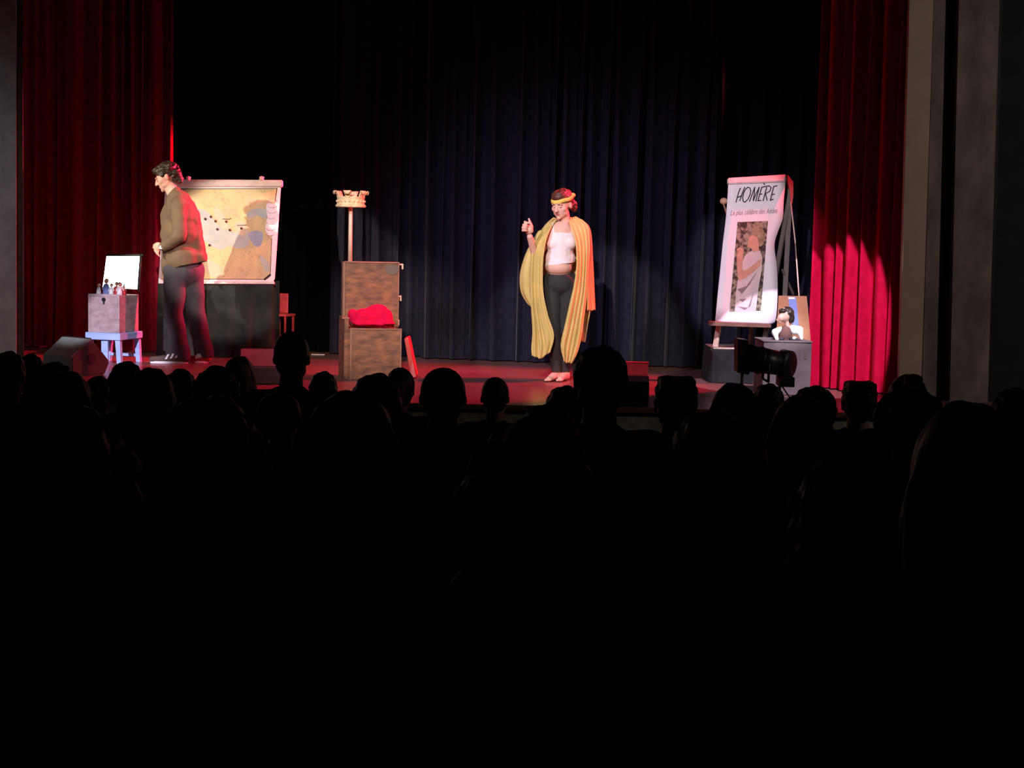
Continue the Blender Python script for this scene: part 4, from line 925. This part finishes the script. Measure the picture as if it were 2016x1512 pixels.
M['seatcl'] = mat('seat_upholstery', (0.05, 0.008, 0.012), (0.035, 0.006, 0.01), 30, 0.95)
def seat_parts():
    b = bx((-0.205, -0.13, 0.36), (0.205, 0.27, 0.455), 0.02)
    p1 = b
    b = nb(); box(b, (-0.205, -0.255, 0.40), (0.205, -0.175, 0.86), 0.03); p2 = b
    b = bx((-0.16, -0.25, 0), (-0.13, 0.15, 0.36), 0.006); p3 = b
    b = bx((0.13, -0.25, 0), (0.16, 0.15, 0.36), 0.006); p4 = b
    return [('seat', p1, 'seatcl'), ('backrest', p2, 'seatcl'), ('leg', p3, 'blackmetal'), ('leg', p4, 'blackmetal')]
SPM = []
for n, b, m in seat_parts():
    me = to_mesh(b, 'seat_'+n); me.materials.append(M[m]); SPM.append((n, me))
def sput(n, me, par, m=None):
    o = bpy.data.objects.new(n, me); C.objects.link(o); o.parent = par
    if m is not None:
        if not me.materials: me.materials.append(m)
        o.material_slots[0].link = 'OBJECT'; o.material_slots[0].material = m
    return o
for me in list(HM.values())+[TM_, LM_]: me.materials.append(M['h_black'])
# x, top, width, row, hair kind, hair colour, top colour, yaw, label
AUD = [
 (110, 795, 285, 0, 'curly', 'brown', 'denim', 0, 'person in a dark denim blue top, nearest head at the far left, curly hair'),
 (1050, 828, 285, 0, 'big', 'brown', 'grey', 0, 'person with wide full hair and grey jumper, nearest in the middle of the picture'),
 (1905, 782, 210, 0, 'bob', 'brown', 'teal', 0, 'person in a teal top, nearest head at the far right'),
 (405, 790, 215, 1, 'curly', 'black', 'blue', 8, 'person in a bright blue jumper, second row from the camera, left'),
 (1690, 890, 270, 1, 'big', 'red', 'black', -8, 'person with wide reddish hair, second row from the camera, right'),
 (693, 765, 178, 2, 'bob', 'brown', 'grey', 4, 'person in a grey top with a round bob, in front of the throne'),
 (1405, 805, 186, 2, 'short', 'black', 'brown', -4, 'large dark round head below the low black speaker, right of centre'),
 (432, 775, 115, 3, 'bob', 'brown', 'green', 5, 'person with a bob rising just behind the blue jumper wearer'),
 (1080, 792, 125, 3, 'short', 'red', 'black', 0, 'person with reddish hair directly behind the full-haired person in the middle'),
 (1578, 775, 125, 3, 'bob', 'brown', 'green', -6, 'person with a bob in front of the grey box and lantern'),
 (135, 727, 95, 4, 'bob', 'black', 'black', 5, 'dark-haired person just below the left wedge monitor'),
 (742, 733, 110, 4, 'short', 'black', 'black', 0, 'dark-haired person in front of the throne base, right of the round bob'),
 (1183, 678, 116, 4, 'short', 'black', 'black', 0, 'tall dark head covering the stage just right of the woman in the cape'),
 (1793, 765, 120, 4, 'curly', 'black', 'navy', -6, 'curly dark head in front of the beige pier at the right'),
 (300, 722, 90, 5, 'long', 'black', 'black', 3, 'long-haired dark head below the man in the brown jacket'),
 (550, 765, 105, 5, 'buzz', 'brown', 'black', 3, 'close-cropped head directly below the tall broad-shouldered spectator'),
 (873, 716, 103, 5, 'buzz', 'black', 'brown', 0, 'smooth round dark head between the throne and the woman in the cape'),
 (1445, 751, 95, 5, 'bob', 'black', 'black', 0, 'dark bob below the black stage lantern'),
 (1995, 762, 90, 5, 'short', 'black', 'black', 0, 'dark head cut off by the right edge, before the dark side wall'),
 (108, 711, 85, 6, 'short', 'red', 'black', 5, 'reddish-haired head overlapping the left wedge monitor'),
 (357, 728, 56, 8, 'curly', 'red', 'black', 3, 'curly reddish head under the sneakers of the man in the jacket'),
 (1112, 758, 80, 6, 'short', 'black', 'black', 0, 'dark head below the feet of the woman in the cape'),
 (1330, 744, 92, 6, 'flat', 'black', 'navy', 0, 'broad dark head right of the low black speaker, above the stage edge'),
 (1602, 758, 92, 6, 'short', 'black', 'black', 0, 'dark round head in front of the grey box base'),
 (18, 690, 70, 7, 'short', 'brown', 'black', 15, 'head at the left picture edge before the grey pier'),
 (250, 710, 72, 7, 'short', 'black', 'black', 0, 'dark round head below the crate and blue stool'),
 (428, 722, 74, 6, 'curly', 'red', 'brown', 0, 'curly auburn head left of the blond-streaked one, under the draped table'),
 (575, 645, 80, 7, 'buzz', 'black', 'black', 0, 'tall broad-shouldered spectator with cropped hair standing out above the others'),
 (1785, 736, 80, 7, 'bun', 'black', 'black', 0, 'dark head before the bottom corner of the crimson curtain and beige pier'),
 (62, 695, 50, 8, 'short', 'brown', 'black', 5, 'small head between the edge spectator and the left wedge monitor'),
 (195, 739, 62, 8, 'short', 'black', 'black', 0, 'small dark head directly under the blue stool'),
 (472, 698, 62, 8, 'bob', 'blond', 'red', 0, 'head with blond-streaked hair lit red, under the middle of the draped table'),
 (637, 730, 60, 8, 'short', 'black', 'black', 0, 'small dark head left of the throne base'),
 (788, 722, 62, 8, 'pony', 'red', 'black', 10, 'reddish head under the narrow red board'),
 (975, 737, 63, 8, 'buzz', 'black', 'black', 0, 'small lone round head with visible shoulders against the red stage floor'),
 (1512, 754, 66, 8, 'short', 'black', 'black', 0, 'small dark head under the lens of the stage lantern'),
 (1690, 753, 74, 8, 'flat', 'black', 'black', 0, 'flat-topped dark head under the crimson curtain'),
]
SCOL = {}
for (px, top, wd, k, hk, hcx, tc_, yaw, lab) in AUD:
    D = ROWS[k]; yh = 478+(px-1008)*0.022
    z = 2.18-(top-yh)*D/3000; s = (z-fl(k))/1.31; X = P(px, top+30, D).x
    ww = (0.185 if hk != 'big' else 0.25)*s*F/D
    sx = s*max(0.85, min(1.22, wd/ww))
    if px in (62, 195): sx = min(sx, 0.92)
    r_ = bpy.data.objects.new('person', None); C.objects.link(r_); r_.empty_display_size = 0.1
    r_.location = (X, D, fl(k)); r_.rotation_euler = (0, 0, R(yaw)*0.3); r_.scale = (sx, sx*0.5+s*0.5, s)
    tag(r_, lab, 'person', 'seated audience')
    b_ = sput('body', BM_, r_)
    h_ = sput('hair' if hk != 'hood' else 'hood', HM[hk], r_, M['h_'+hcx])
    sput('jumper', TM_, r_, M['t_'+tc_]); sput('trousers', LM_, r_, M['jeans'])
    q_ = bpy.data.objects.new('theatre_seat', None); C.objects.link(q_); q_.empty_display_size = 0.1
    q_.location = (X, D, fl(k)); q_.scale = (min(1.0, sx), 1.0, s)
    tag(q_, ' '.join(('dark theatre seat under the '+lab.replace('person in', 'spectator in').replace('person with', 'spectator with').replace(',', '')).split()[:16]), 'seat', 'theatre seats')
    for n, me in SPM: sput(n, me, q_)
